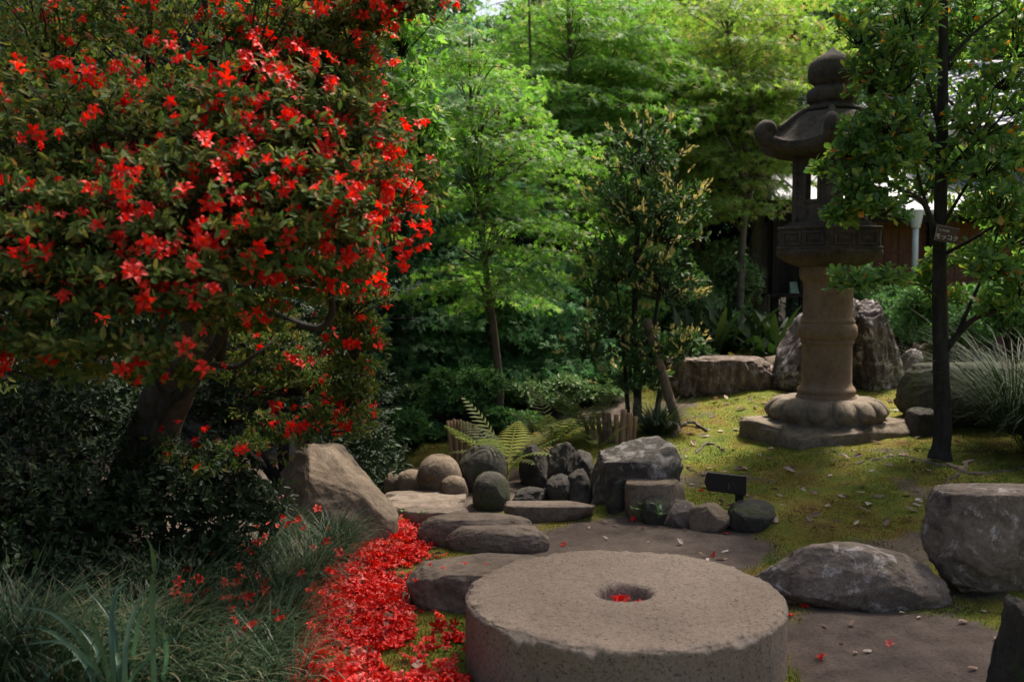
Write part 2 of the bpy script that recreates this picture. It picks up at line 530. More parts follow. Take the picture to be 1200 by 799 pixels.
M['plank'] = bark_mat('red_brown_plank', (0.085, 0.04, 0.03), (0.135, 0.065, 0.05), (0.18, 0.095, 0.075), zs=0.1, sc=30, bstr=0.3)
M['darkwood'] = bark_mat('dark_timber', (0.010, 0.008, 0.008), (0.02, 0.016, 0.015), (0.036, 0.03, 0.027), zs=0.1, sc=30, bstr=0.3)
M['tile'] = plain_mat('roof_tile', (0.25, 0.26, 0.28), 0.45, 0.4, 0.3, 12)
M['metalroof'] = plain_mat('pale_sheet_roof', (0.20, 0.207, 0.22), 0.5, 0.35, 0.2, 6)
M['plaster'] = plain_mat('plaster', (0.50, 0.47, 0.43), 0.8, 0.2, 0.1, 5)
M['pipe'] = plain_mat('white_pipe', (0.58, 0.60, 0.62), 0.4, 0.4, 0.08)
M['greenbox'] = plain_mat('pale_green_paper', (0.20, 0.27, 0.22), 0.7, 0.2, 0.1)

# ------------------------------------------------------------------ ground
def axis(lo, hi, step, far, grow=1.22):
    a = list(np.arange(lo, hi + 1e-6, step))
    s, v = step, hi
    while v < far:
        s *= grow; v += s; a.append(v)
    s, v = step, lo
    b = []
    while v > -far:
        s *= grow; v -= s; b.append(v)
    return np.array(b[::-1] + a)

def dirt_mask(x, y):
    """bare trodden earth: 1 on the path, 0 on moss"""
    x = np.asarray(x, float); y = np.asarray(y, float)
    def ell(cx, cy, rx, ry):
        return 1 - np.sqrt(((x - cx) / rx) ** 2 + ((y - cy) / ry) ** 2)
    a = P(762, 637, 5.55)
    d = np.maximum(ell(0.78, 5.55, 0.68, 0.62), ell(1.60, 3.75, 0.58, 0.72))
    d = np.maximum(d, ell(0.35, 5.0, 0.5, 0.9))
    d = np.maximum(d, ell(1.75, 2.5, 1.0, 1.4))
    d = np.maximum(d, ell(-0.6, 6.9, 1.0, 0.8))
    q = np.stack([x, y, x * 0], -1)
    d = d + 0.16 * fbm(q * 4.0, 4)
    m = sstep(-0.14, 0.16, d + 0.10 * fbm(q * 13, 3))
    # under the left-hand bushes the soil is bare and dark too
    m = np.maximum(m, sstep(-1.1, -1.6, x + 0.15 * fbm(q * 2, 3)))
    m = np.maximum(m, sstep(12, 13.5, y + 0.8 * fbm(q, 3)))
    m = np.maximum(m, sstep(8.5, 9.1, y + 0.3 * fbm(q * 2, 3)) * sstep(1.5, 0.9, x))
    # small worn patches on the moss
    w = fbm(q * 1.9 + 31, 4)
    m = np.maximum(m, 0.75 * sstep(0.16, 0.5, w + 0.15 * fbm(q * 9 + 3, 3)))
    return m

def make_ground():
    xs = axis(-3.5, 6.0, 0.045, 400)
    ys = axis(2.0, 12.5, 0.045, 400)
    X, Y = np.meshgrid(xs, ys)
    Z = H(X, Y)
    D = dirt_mask(X, Y)
    q = np.stack([X, Y, X * 0], -1)
    Z = Z + (1 - D) * 0.012 * np.maximum(0, fbm(q * 9, 3)) * (np.abs(X) < 8)
    V = np.stack([X.ravel(), Y.ravel(), Z.ravel()], 1)
    nx, ny = len(xs), len(ys)
    i = np.arange(nx * ny).reshape(ny, nx)
    F = np.stack([i[:-1, :-1].ravel(), i[:-1, 1:].ravel(), i[1:, 1:].ravel(), i[1:, :-1].ravel()], 1)
    me = mesh_np('ground', V, F, {'dirt': D.ravel()}, True)
    m, t, out = nodes('moss_and_earth')
    pos = geopos(t)
    a = t.nodes.new('ShaderNodeAttribute'); a.attribute_name = 'dirt'
    n1 = noise_n(t, pos, 2.6, 8, 0.68, 0.3)
    moss = ramp(t, n1, [(0.30, (0.065, 0.095, 0.014)), (0.44, (0.125, 0.155, 0.02)), (0.54, (0.19, 0.17, 0.026)), (0.64, (0.165, 0.10, 0.03)), (0.78, (0.085, 0.05, 0.024))])
    n2 = noise_n(t, pos, 55, 6, 0.75)
    g = ramp(t, n2, [(0.3, 0.5), (0.6, 1.0)])
    moss = mixc(t, 1.0, moss, g, 'MULTIPLY')
    n3 = noise_n(t, pos, 7, 8, 0.7)
    earth = ramp(t, n3, [(0.3, (0.058, 0.043, 0.034)), (0.5, (0.098, 0.074, 0.060)), (0.72, (0.145, 0.112, 0.092))])
    n4 = noise_n(t, pos, 70, 5, 0.8)
    ge = ramp(t, n4, [(0.34, 0.45), (0.48, 1.0), (0.62, 1.0), (0.72, 1.8)])
    earth = mixc(t, 1.0, earth, ge, 'MULTIPLY')
    f2 = noise_n(t, pos, 30, 5, 0.7)
    f3 = math_n(t, 'ADD', a.outputs['Fac'], math_n(t, 'MULTIPLY', math_n(t, 'SUBTRACT', f2, 0.5), 1.4))
    f = ramp(t, f3, [(0.22, 0.0), (0.78, 1.0)])
    col = mixc(t, f, moss, earth)
    nr = bump(t, n2, 0.8, 0.012)
    nr = bump(t, n4, 0.7, 0.008, nr)
    principled(t, out, col, 0.95, 0.15, nr)
    o = link('ground', me, m)
    tag(o, kind='structure')
    o['label'] = 'mossy ground with bare trodden earth'
    return o
make_ground()

# ------------------------------------------------------------------ rocks
_ico = {}
def ico(k):
    if k not in _ico:
        bm = bmesh.new()
        bmesh.ops.create_icosphere(bm, subdivisions=k, radius=1.0)
        V = np.array([v.co[:] for v in bm.verts])
        F = np.array([[v.index for v in f.verts] for f in bm.faces])
        bm.free()
        _ico[k] = (V, F)
    return _ico[k]

def rock_mesh(name, dims, seed, sub=5, e=0.75, planes=7, rough=0.10, fine=0.04, flat=None, cut=(0.62, 0.9), ridged=0.0, skew=None, hard=0.85, prof=None):
    rng = np.random.default_rng(seed)
    V, F = ico(sub)
    p = np.sign(V) * np.abs(V) ** e
    p = p / (np.max(np.abs(p), axis=0))
    for k in range(planes):
        n = rng.normal(size=3)
        n[2] = abs(n[2]) * 0.8 if rng.random() < 0.75 else n[2]
        n /= np.linalg.norm(n)
        off = rng.uniform(*cut)
        d = p @ n - off
        p = p - np.outer(np.where(d > 0, d * hard, 0), n)
    lo = fbm(V * 1.3 + seed * 3.7, 3)
    mid = fbm(V * 3.5 + seed * 1.9, 4, 0.55)
    p = p * (1 + rough * 1.3 * lo + rough * 0.6 * mid)[:, None]
    if ridged:
        w = V * np.array([5, 5, 1.6]) + seed
        r = 1 - np.abs(fbm(w, 4, 0.6)) * 2.4
        p = p * (1 + ridged * (r - 0.4))[:, None]
    f = fbm(p * 9 + seed, 4, 0.6)
    p = p * (1 + fine * f)[:, None]
    if flat is not None:
        t = flat
        over = p[:, 2] - t
        p[:, 2] = np.where(over > 0, t + over * 0.16 + 0.012 * lo, p[:, 2])
    if skew:
        p[:, 0] += skew[0] * p[:, 2]
        p[:, 1] += skew[1] * p[:, 2]
    if prof is not None:
        sc = np.interp(p[:, 0], *prof)
        p[:, 2] *= np.where(p[:, 2] > 0, sc, 1)
    lo_, hi_ = p.min(0), p.max(0)
    p = (p - (lo_ + hi_) / 2) / ((hi_ - lo_) / 2)
    p = p * (np.array(dims) / 2)
    return mesh_np(name, p, F, None, True)

def rock(name, label, cat, l, t, r, b, mat, seed, h=None, dy=None, group=None, sink=0.25, rz=0.0, **kw):
    """a rock seen between pixels l..r, t..b: h is given for low stones (depth follows), dy for tall ones (height follows)"""
    g = G((l + r) / 2, b)
    if h is not None and dy is None:
        back = PZ((l + r) / 2, t, g.z + h)
        dy = max(0.12, back.y - g.y)
    Yc = g.y + dy / 2
    if h is None:
        h = P((l + r) / 2, t, Yc).z - g.z
    w = (r - l) / FPX * Yc
    xc = ((l + r) / 2 - 600) / FPX * Yc
    full = h / (1 - sink)
    me = rock_mesh(name, (w, dy, full), seed, **kw)
    o = link(name, me, M[mat])
    zb = min(g.z, Hs(xc, Yc))
    o.location = (xc, Yc, zb + h - full / 2)
    o.rotation_euler = (0, 0, rz)
    tag(o, label, cat, group)
    return o

# stepping stones
GS = 'stepping stones of the garden path'
rock('stepping_stone', 'large flat stepping stone touching the back of the millstone, a few red petals on it', 'stone', 474, 637, 672, 722, 'step', 3, h=0.19, group=GS, sub=6, flat=0.66, planes=5, e=0.92, cut=(0.72, 0.95), sink=0.35, rough=0.08, fine=0.03)
rock('stepping_stone', 'smaller pale domed stepping stone behind the large flat one', 'stone', 520, 610, 645, 650, 'step', 6, h=0.13, group=GS, sub=6, flat=0.75, planes=4, e=0.95, cut=(0.78, 0.98), sink=0.4, rough=0.07, fine=0.03)
rock('stepping_stone', 'long low brown stepping stone behind the pale domed one', 'stone', 487, 596, 628, 642, 'step', 9, h=0.16, group=GS, sub=6, flat=0.7, planes=4, e=0.95, cut=(0.75, 0.98), sink=0.4, rough=0.07, fine=0.03)
rock('stepping_stone', 'thin wide flat slab stepping stone below the dark rocks', 'stone', 590, 584, 698, 612, 'step', 12, h=0.10, group=GS, sub=5, flat=0.35, planes=5, e=0.45, cut=(0.8, 1.05), rough=0.05, sink=0.3)
rock('paving_slab', 'pale angular paving slab lying below the small round stones', 'stone', 440, 574, 545, 606, 'step', 15, h=0.05, group=GS, sub=5, flat=0.3, planes=6, e=0.35, cut=(0.85, 1.1), rough=0.04, sink=0.4)
rock('stepping_stone', 'small dark low stone beside the pale paving slab', 'stone', 470, 592, 548, 617, 'step', 18, h=0.09, group=GS, sub=5, flat=0.45, planes=4, e=0.7, cut=(0.8, 1.0), rough=0.06)
rock('stepping_stone', 'tan stone just in front of the millstone, its top level with the soil', 'stone', 570, 793, 665, 850, 'step', 21, h=0.07, group=GS, sub=5, flat=0.4, planes=4, e=0.6, cut=(0.8, 1.0), rough=0.05)
# big boulders
rock('boulder', 'big brown cracked boulder half under the azalea, beside the fallen petals', 'boulder', 318, 520, 468, 642, 'brownrock', 33, dy=0.75, sub=6, planes=9, e=0.8, cut=(0.62, 0.86), rough=0.06, fine=0.03, sink=0.2, skew=(-0.42, 0.05), hard=0.9)
rock('boulder', 'low wide boulder with a pale lichened ridge beside the millstone', 'boulder', 878, 624, 1118, 717, 'boulder', 35, h=0.27, sub=6, planes=9, e=0.85, cut=(0.62, 0.92), rough=0.09, fine=0.045, sink=0.35, flat=0.7, prof=([-1, -0.75, -0.35, 0.1, 0.6, 1], [0.62, 0.85, 1.0, 0.93, 0.62, 0.3]))
rock('boulder', 'big rounded boulder with pale flat top and dark undercut side', 'boulder', 1088, 560, 1290, 700, 'boulder', 38, h=0.48, sub=6, planes=5, e=0.85, cut=(0.72, 0.95), rough=0.10, fine=0.05, flat=0.62, sink=0.12)
rock('mossy_rock', 'black mossy rock standing in front of the big rounded boulder', 'rock', 1184, 684, 1275, 860, 'dark', 39, h=0.42, sub=6, planes=8, e=0.8, rough=0.12, fine=0.05)
# edging below the arrow sign
GE = 'edging stones below the arrow sign'
rock('edging_stone', 'brown block-shaped edging stone, tallest of the row under the lichened rock', 'stone', 732, 556, 806, 608, 'brownrock', 41, h=0.22, dy=0.35, group=GE, planes=6, e=0.5, cut=(0.75, 1.0), rough=0.05, flat=0.6)
rock('edging_stone', 'small grey edging stone in front of the block-shaped one', 'stone', 752, 580, 792, 615, 'mossy', 43, dy=0.22, group=GE, planes=6, e=0.8, rough=0.07)
rock('edging_stone', 'edging stone with a pale worn top between two darker ones', 'stone', 780, 585, 820, 619, 'boulder', 45, dy=0.22, group=GE, planes=7, e=0.8, rough=0.07)
rock('edging_stone', 'brown lumpy edging stone next to the stone holding the sign', 'stone', 810, 590, 858, 624, 'brownrock', 47, dy=0.22, group=GE, planes=7, e=0.7, rough=0.07)
rock('edging_stone', 'smooth dark olive edging stone right under the arrow sign', 'stone', 856, 588, 916, 625, 'mossy', 49, dy=0.26, group=GE, planes=5, e=0.75, rough=0.06)
# lichened rock and the dark rocks left of it
rock('lichen_rock', 'large grey rock crusted with lichen at the foot of the moss slope', 'rock', 688, 514, 804, 600, 'lichen', 52, dy=0.7, sub=6, planes=9, e=0.8, rough=0.09, fine=0.04, skew=(0.15, 0.1))
rock('small_rock', 'small upright rock leaning on the front of the lichened rock', 'rock', 711, 566, 738, 602, 'mossy', 54, dy=0.16, planes=7, e=0.75, rough=0.07)
rock('small_rock', 'dark flat-topped rock chunk lying on the side of the lichened rock', 'rock', 758, 538, 798, 566, 'dark', 56, dy=0.25, planes=8, e=0.6, rough=0.08)
GD = 'dark rocks retaining the fern bank'
for i, (l, t, r, b, la) in enumerate([
        (608, 520, 648, 572, 'dark craggy rock of the fern bank, topped with soil'),
        (640, 516, 678, 566, 'dark craggy rock directly under the small ferns'),
        (664, 528, 702, 572, 'dark craggy rock against the shoulder of the lichened rock'),
        (640, 556, 672, 594, 'dark wedge-shaped rock rising from the flat slab'),
        (664, 548, 696, 596, 'dark upright split rock next to the lichened rock'),
        (598, 570, 648, 596, 'low dark pyramid rock behind the thin slab')]):
    rock('dark_rock', la, 'rock', l, t, r, b, 'dark', 60 + i, dy=0.32, group=GD, planes=8, e=0.85, cut=(0.6, 0.9), rough=0.12, fine=0.05)
GR = 'round cobbles at the bend of the path'
for i, (l, t, r, b, dy, la) in enumerate([
        (448, 551, 482, 580, 0.22, 'low reddish-brown cobble at the end of the cobble row'),
        (463, 550, 499, 583, 0.22, 'smooth brown cobble beside the low reddish one'),
        (488, 532, 541, 585, 0.36, 'large smooth brown round stone in the cobble row'),
        (514, 556, 548, 586, 0.18, 'small round cobble leaning on the large brown round stone'),
        (536, 521, 594, 578, 0.42, 'largest grey round stone with a pale spot, below the bamboo stakes'),
        (553, 553, 598, 600, 0.28, 'dark egg-shaped stone in front of the largest round stone')]):
    rock('round_stone', la, 'stone', l, t, r, b, 'brownrock' if i < 4 else 'mossy', 80 + i, dy=dy, group=GR, planes=2, e=0.85, cut=(0.85, 0.98), rough=0.04, fine=0.012)
# the rocks behind the lantern
rock('jagged_rock', 'tall fissured grey and white rock standing behind the stone lantern', 'rock', 904, 344, 1012, 462, 'jagged', 92, dy=0.8, sub=6, planes=10, e=0.8, cut=(0.5, 0.85), rough=0.12, fine=0.05, ridged=0.10, sink=0.1, skew=(0.25, 0.1))
rock('jagged_rock', 'steep brown fissured rock leaning on the tall grey and white rock', 'rock', 988, 350, 1066, 460, 'jagged', 95, dy=0.7, sub=6, planes=10, e=0.85, cut=(0.5, 0.85), rough=0.12, fine=0.05, ridged=0.12, sink=0.1, skew=(-0.3, 0.0))
rock('small_rock', 'knobbly brown rock at the foot of the fissured rocks', 'rock', 1046, 408, 1080, 444, 'jagged', 97, dy=0.3, planes=8, rough=0.12, fine=0.05)
rock('small_rock', 'smooth brown rock between the tree stump and the tall fissured rock', 'rock', 880, 416, 930, 450, 'brownrock', 98, dy=0.3, planes=5, rough=0.06)
GC = 'low kerb stones in front of the hedge'
rock('kerb_stone', 'long pale low kerb stone in front of the clipped hedge', 'stone', 1036, 402, 1092, 424, 'boulder', 101, dy=0.35, group=GC, planes=4, e=0.5, cut=(0.8, 1), rough=0.05)
rock('kerb_stone', 'second pale kerb stone partly behind the dark tree trunk', 'stone', 1080, 400, 1142, 428, 'boulder', 102, dy=0.35, group=GC, planes=4, e=0.5, cut=(0.8, 1), rough=0.05)
rock('kerb_stone', 'raised flat stone step near the drooping grass', 'stone', 1118, 372, 1215, 400, 'boulder', 103, dy=0.5, group=GC, planes=4, e=0.4, cut=(0.8, 1), rough=0.05)
rock('boulder', 'dark overhanging boulder with a tan top under the drooping grass', 'boulder', 1056, 424, 1240, 508, 'mossy', 105, dy=0.8, sub=6, planes=8, e=0.75, cut=(0.6, 0.9), rough=0.08, flat=0.5, sink=0.1, skew=(0.0, -0.15))
rock('small_rock', 'dark wedge of rock under the overhanging boulder', 'rock', 1066, 478, 1110, 512, 'dark', 107, dy=0.3, planes=8, rough=0.1)

# ------------------------------------------------------------------ millstone
MZ = 0.275
mc = PZ(731, 694, MZ)
MR = (917 - 545) / 2 / FPX * math.hypot(mc.y, CAMZ - MZ) * 0.968
def make_mill():
    root = empty('millstone', (mc.x, mc.y, 0), 'large round granite millstone with an oval centre hole and chipped rim', 'millstone')
    n = 720
    th = np.linspace(0, 2 * math.pi, n, endpoint=False)
    cth, sth = np.cos(th), np.sin(th)
    q = np.stack([cth * 3, sth * 3, th * 0], 1)
    rg = np.random.default_rng(5)
    chip = np.zeros(n)
    for k in range(46):                       # uneven breaks along the rim
        c0, w0, d0 = rg.random() * 6.283, rg.uniform(0.02, 0.16), rg.random() ** 2.0
        dd = np.abs((th - c0 + math.pi) % (2 * math.pi) - math.pi)
        chip = np.maximum(chip, d0 * np.clip(1 - (dd / w0) ** 2, 0, 1) ** 0.8 * (0.75 + 0.5 * vnoise(q * 6 + k)))
    chip = np.clip(chip * 0.8 + 0.12 + 0.30 * fbm(q * 5, 5, 0.7), 0.03, 1)
    chip2 = np.clip(fbm(q * 9 + 9, 4, 0.7) * 1.6, 0, 1)
    hx, hy = 0.108, 0.098
    rings = []
    def ring(r, z):
        r = np.broadcast_to(r, (n,)); z = np.broadcast_to(z, (n,))
        rings.append(np.stack([r * cth, r * sth, z], 1))
    cw = 0.006 + 0.040 * chip + 0.010 * chip2
    cd = 0.005 + 0.034 * chip + 0.010 * chip2
    wall = MR * (1 + 0.004 * fbm(q * 4, 3))
    for z in (-0.05, 0.02, 0.06, 0.10, 0.14, 0.18, 0.21):
        qq = np.stack([cth * 5, sth * 5, np.full(n, z * 9)], 1)
        ring(wall + 0.006 * fbm(qq, 4), z)
    ring(wall, MZ - cd - 0.010)
    ring(wall, MZ - cd - 0.002)
    for k, (a, b) in enumerate(((0.35, 0.30), (0.65, 0.55), (0.90, 0.85), (1.02, 1.0))):
        qq = np.stack([cth * 14, sth * 14, np.full(n, k * 3.1)], 1)
        ring(wall - cw * a + 0.004 * fbm(qq, 3), MZ - cd * (1 - b) + 0.003 * fbm(qq + 7, 3))
    for u in np.linspace(0.96, 0.0, 46)[1:]:
        base = 1 / np.sqrt((cth / hx) ** 2 + (sth / hy) ** 2) * (1 + 0.05 * fbm(q * 2, 3))
        base = base + 0.012
        r = base + (MR * 0.935 - base) * u
        qq = np.stack([r * cth * 9, r * sth * 9, th * 0], 1)
        ring(r, MZ + 0.0035 * fbm(qq, 4) - (0.004 if u < 0.02 else 0) - 0.004 * fbm(qq * 0.25, 2))
    base = 1 / np.sqrt((cth / hx) ** 2 + (sth / hy) ** 2) * (1 + 0.05 * fbm(q * 2, 3))
    for dr, z in ((0.004, MZ - 0.008), (-0.004, MZ - 0.022), (-0.008, MZ - 0.04), (-0.010, MZ - 0.058), (-0.02, MZ - 0.062)):
        qq = np.stack([cth * 4, sth * 4, np.full(n, z * 30)], 1)
        ring(base + dr + 0.005 * fbm(qq, 3), z)
    V = np.concatenate(rings)
    m = len(rings)
    F = []
    i = np.arange(n); j = (i + 1) % n
    for k in range(m - 1):
        F.append(np.stack([k * n + i, k * n + j, (k + 1) * n + j, (k + 1) * n + i], 1))
    F = np.concatenate(F)
    c = len(V)
    V = np.vstack([V, [[0, 0, MZ - 0.062]]])
    T = np.stack([(m - 1) * n + i, (m - 1) * n + j, np.full(n, c)], 1)
    V = V + np.array([mc.x, mc.y, 0])
    ca = np.zeros(len(V))
    ca[8 * n:12 * n] = np.tile(np.clip(chip * 0.9 + chip2 * 0.3, 0, 1), 4)
    me = mesh_np('stone_disc', V, [F, T], {'chip': ca}, True)
    o = link('stone_disc', me, M['mill'], root)
    return root
mill = make_mill()

# ------------------------------------------------------------------ stone lantern
LY = 8.0
lc = P(968, 470, LY)
LX = lc.x
def zpx(py): return P(968, py, LY).z
A0 = -math.pi / 2 - math.atan2(LX, LY)      # one corner of the hexagons faces the path
def hexr(th, Rr, off=None, soft=0.0):
    off = A0 if off is None else off
    a = np.mod(th - off, math.pi / 3) - math.pi / 6
    h = Rr * math.cos(math.pi / 6) / np.cos(a)
    return h * (1 - soft) + Rr * 0.93 * soft

def make_lantern():
    gz = Hs(LX, LY)
    root = empty('stone_lantern', (LX, LY, gz), 'tall stone garden lantern with curled roof, round ringed shaft and lotus base', 'lantern')
    c = (LX, LY, 0)
    # rough slab
    slab = rock_mesh('base_slab', (1.22, 0.98, 0.34), 203, sub=6, e=0.32, planes=9, cut=(0.85, 1.15), rough=0.035, fine=0.02, flat=0.75)
    s = link('base_slab', slab, M['lan_base'], root)
    ztop = zpx(490)
    s.location = (LX + 0.02, LY - 0.02, ztop - 0.165)
    s.rotation_euler = (0, 0, R_(28))
    # lotus base
    z0, z1 = zpx(497), zpx(466)
    def lot(th, r, z):
        k = (z - z0) / (z1 - z0)
        f = np.abs(((th * 14 / (2 * math.pi)) % 1) - 0.5) * 2
        amp = 0.0
        return r + amp * f
    mb = MB()
    prof = [(0.43, z0 - 0.02), (0.455, z0 + 0.0), (0.46, z0 + 0.02), (0.455, z0 + 0.03), (0.435, z0 + 0.035)]
    for k in np.linspace(0.15, 1, 14):
        prof.append((0.455 - 0.17 * k ** 2.1, z0 + 0.01 + (z1 - z0) * (0.2 + 0.8 * math.sin(k * math.pi / 2)) * 0.98))
    mb.lathe(prof, 168, c, rfun=lot)
    lotus = mb.build('lotus_base', M['lan_base'], root, angle=40)
    # each carved petal stands proud of the lotus base
    def petal_patch(ang, half):
        nu, nv = 10, 10
        V = []
        for i in range(nv + 1):
            v = i / nv
            k = 0.02 + 0.93 * v
            rr = 0.455 - 0.17 * k ** 2.1
            zz_ = z0 + 0.01 + (z1 - z0) * (0.2 + 0.8 * math.sin(k * math.pi / 2)) * 0.98
            wid = half * (0.30 + 0.70 * min(1, v * 3.2) ** 0.5) * (1 - 0.06 * v)
            for j in range(nu + 1):
                u = -1 + 2 * j / nu
                edge = max(0.0, 1 - abs(u) ** 3.5) ** 0.7 * min(1, v * 6) * min(1, (1 - v) * 5 + 0.15)
                rad = rr - 0.012 + 0.048 * edge - 0.018 * math.exp(-(u / 0.28) ** 2) * 0.0
                V.append([LX + rad * math.cos(ang + u * wid), LY + rad * math.sin(ang + u * wid), zz_ + 0.012 * edge - 0.008])
        F = []
        for i in range(nv):
            for j in range(nu):
                q = i * (nu + 1) + j
                F.append((q, q + 1, q + nu + 2, q + nu + 1))
        mb = MB(); mb.add(V, F)
        return mb
    for k in range(14):
        petal_patch(2 * math.pi * (k + 0.5) / 14, math.pi / 14 * 0.96).build('lotus_petal', M['lan_base'], lotus)
    # shaft
    mb = MB()
    zz = lambda py: zpx(py)
    sh = [(0.255, zz(474)), (0.262, zz(472)), (0.262, zz(466)), (0.258, zz(463)), (0.245, zz(461.5)), (0.245, zz(460)), (0.252, zz(458.5)), (0.250, zz(455.5)), (0.236, zz(453)), (0.222, zz(451)), (0.216, zz(447)),
          (0.214, zz(425)), (0.214, zz(406)), (0.218, zz(403)), (0.230, zz(401.5)), (0.232, zz(399.5)), (0.226, zz(398)), (0.244, zz(395)), (0.254, zz(391)), (0.256, zz(387)), (0.252, zz(383)), (0.240, zz(380)), (0.228, zz(378.5)), (0.234, zz(377)), (0.232, zz(375)), (0.220, zz(373)), (0.213, zz(370)),
          (0.211, zz(350)), (0.212, zz(333)), (0.218, zz(330)), (0.232, zz(328)), (0.246, zz(325)), (0.250, zz(321)), (0.250, zz(314)), (0.248, zz(311)), (0.20, zz(309))]
    sh = [(r * 0.91, z) for r, z in sh]
    mb.lathe(sh, 96, c)
    mb.build('shaft', M['lan'], root, angle=50)
    # platform: lotus underside + hexagonal carved band
    mb = MB()
    zb0, zb1 = zpx(312), zpx(293)
    def pet(th, r, z):
        k = (z - zb0) / (zb1 - zb0)
        f = np.abs(((th * 18 / (2 * math.pi)) % 1) - 0.5) * 2
        rh = r * (1 - k * 0.8) + hexr(th, r * 1.08, soft=0.15) * (k * 0.8)
        return rh + 0.022 * math.sin(math.pi * min(1, max(0, k))) * (1 - f ** 2)
    pr = [(0.20, zb0 - 0.01), (0.245, zb0)]
    for k in np.linspace(0.1, 1, 10):
        pr.append((0.245 + 0.175 * math.sin(k * math.pi / 2) ** 0.9, zb0 + (zb1 - zb0) * k))
    pr += [(0.30, zb1 + 0.002)]
    mb.lathe(pr, 144, c, rfun=pet)
    plat = mb.build('platform', M['lan_top'], root, angle=45)
    mb = MB()
    za, zc_ = zpx(293), zpx(268)
    RB = 0.455
    hx = lambda th, r, z: hexr(th, r)
    mb.lathe([(RB - 0.03, za - 0.004), (RB, za), (RB + 0.006, za + 0.012), (RB, za + 0.02), (RB - 0.012, za + 0.026), (RB - 0.012, zc_ - 0.02), (RB, zc_ - 0.012), (RB + 0.004, zc_), (RB - 0.02, zc_ + 0.008),
              (RB - 0.06, zc_ + 0.012), (RB - 0.062, zc_ + 0.03), (RB - 0.10, zc_ + 0.034), (RB - 0.102, zc_ + 0.05), (0.1, zc_ + 0.05)], 96, c, rfun=hx)
    mb.build('carved_band', M['lan_top'], plat, smooth=False)
    inr = (RB - 0.012) * math.cos(math.pi / 6)
    for k in range(6):
        a = A0 + math.pi / 6 + k * math.pi / 3
        nrm = np.array([math.cos(a), math.sin(a), 0]); tg = np.array([-math.sin(a), math.cos(a), 0])
        for sgn in (-1, 1):
            pm = MB()
            w, hh = 0.165, (zc_ - za) - 0.062
            cc = np.array([LX, LY, (za + zc_) / 2]) + nrm * (inr + 0.004) + tg * sgn * 0.098
            Mx = np.stack([tg, nrm, np.array([0, 0, 1.0])], 1)
            for (dx, dz, sx, sz) in ((0, hh / 2 - 0.008, w, 0.016), (0, -hh / 2 + 0.008, w, 0.016), (-w / 2 + 0.008, 0, 0.016, hh - 0.034), (w / 2 - 0.008, 0, 0.016, hh - 0.034)):
                pm.box(cc + tg * dx + np.array([0, 0, dz]), (sx, 0.018, sz), M=Mx)
            pm.box(cc - nrm * 0.003, (w * 0.55, 0.014, hh * 0.28), M=Mx)
            pm.build('carved_panel', M['lan_top'], plat, smooth=False)
    # fire box
    f0, f1 = zc_ + 0.05, zpx(186)
    RF = 0.315
    walls = MB()
    inr = RF * math.cos(math.pi / 6)
    side = RF
    for k in range(6):
        a = A0 + math.pi / 6 + k * math.pi / 3
        nrm = np.array([math.cos(a), math.sin(a), 0]); tg = np.array([-math.sin(a), math.cos(a), 0])
        Mx = np.stack([tg, nrm, np.array([0, 0, 1.0])], 1)
        base = np.array([LX, LY, 0]) + nrm * (inr - 0.03)
        ow, o0, o1 = 0.098, f0 + 0.17, f1 - 0.10
        th_ = 0.055
        for sgn in (-1, 1):
            ww = (side - ow) / 2
            walls.box(base + tg * sgn * (ow / 2 + ww / 2 - 0.004) + np.array([0, 0, (f0 + f1) / 2]), (ww - 0.008, th_, f1 - f0), M=Mx)
        walls.box(base + np.array([0, 0, (f0 + o0) / 2]), (ow, th_ - 0.006, o0 - f0), M=Mx)
        walls.box(base + np.array([0, 0, (o1 + f1) / 2]), (ow, th_ - 0.006, f1 - o1), M=Mx)
        # frame round the opening
        for (dx, z_, sx, sz) in ((0, o0 - 0.012, ow + 0.05, 0.024), (0, o1 + 0.012, ow + 0.05, 0.024), (-ow / 2 - 0.0125, (o0 + o1) / 2, 0.025, o1 - o0), (ow / 2 + 0.0125, (o0 + o1) / 2, 0.025, o1 - o0)):
            walls.box(base + nrm * (th_ / 2 + 0.004) + tg * dx + np.array([0, 0, z_]), (sx, 0.014, sz), M=Mx)
        an = a + math.pi / 6
        walls.box((LX + (RF - 0.03) * math.cos(an), LY + (RF - 0.03) * math.sin(an), (f0 + f1) / 2), (0.06, 0.06, f1 - f0 - 0.004), rz=an)
    walls.build('fire_box', M['lan_top'], root, smooth=False)
    # roof
    mb = MB()
    e0, top = zpx(178), zpx(131)
    RR = 0.53
    def rz_(th, r, z):
        a = np.mod(th - A0, math.pi / 3) - math.pi / 6
        corner = (np.abs(a) / (math.pi / 6)) ** 3
        return z + 0.085 * corner * max(0, (r / RR)) ** 4
    def rr_(th, r, z):
        k = min(1, max(0, (r - 0.12) / 0.25))
        return r * (1 - k) * 0.97 + hexr(th, r * 1.02) * k
    pr = [(0.22, e0 - 0.05), (0.38, e0 - 0.055), (RR - 0.06, e0 - 0.04), (RR - 0.015, e0 - 0.01), (RR, e0 + 0.02), (RR - 0.005, e0 + 0.05), (RR - 0.03, e0 + 0.062)]
    for k in np.linspace(0.08, 1, 14):
        r = (RR - 0.03) + (0.165 - (RR - 0.03)) * k
        z = e0 + 0.062 + (top - e0 - 0.062) * (0.25 * k + 0.95 * k ** 1.0 - 0.20 * k ** 2 * 1.0)
        z = e0 + 0.062 + (top - e0 - 0.062) * (math.sin(k * math.pi / 2) ** 1.15)
        pr.append((r, z))
    pr += [(0.05, top + 0.004)]
    mb.lathe(pr, 144, c, rfun=rr_, zfun=rz_)
    roof = mb.build('roof', M['lan_top'], root, angle=50)
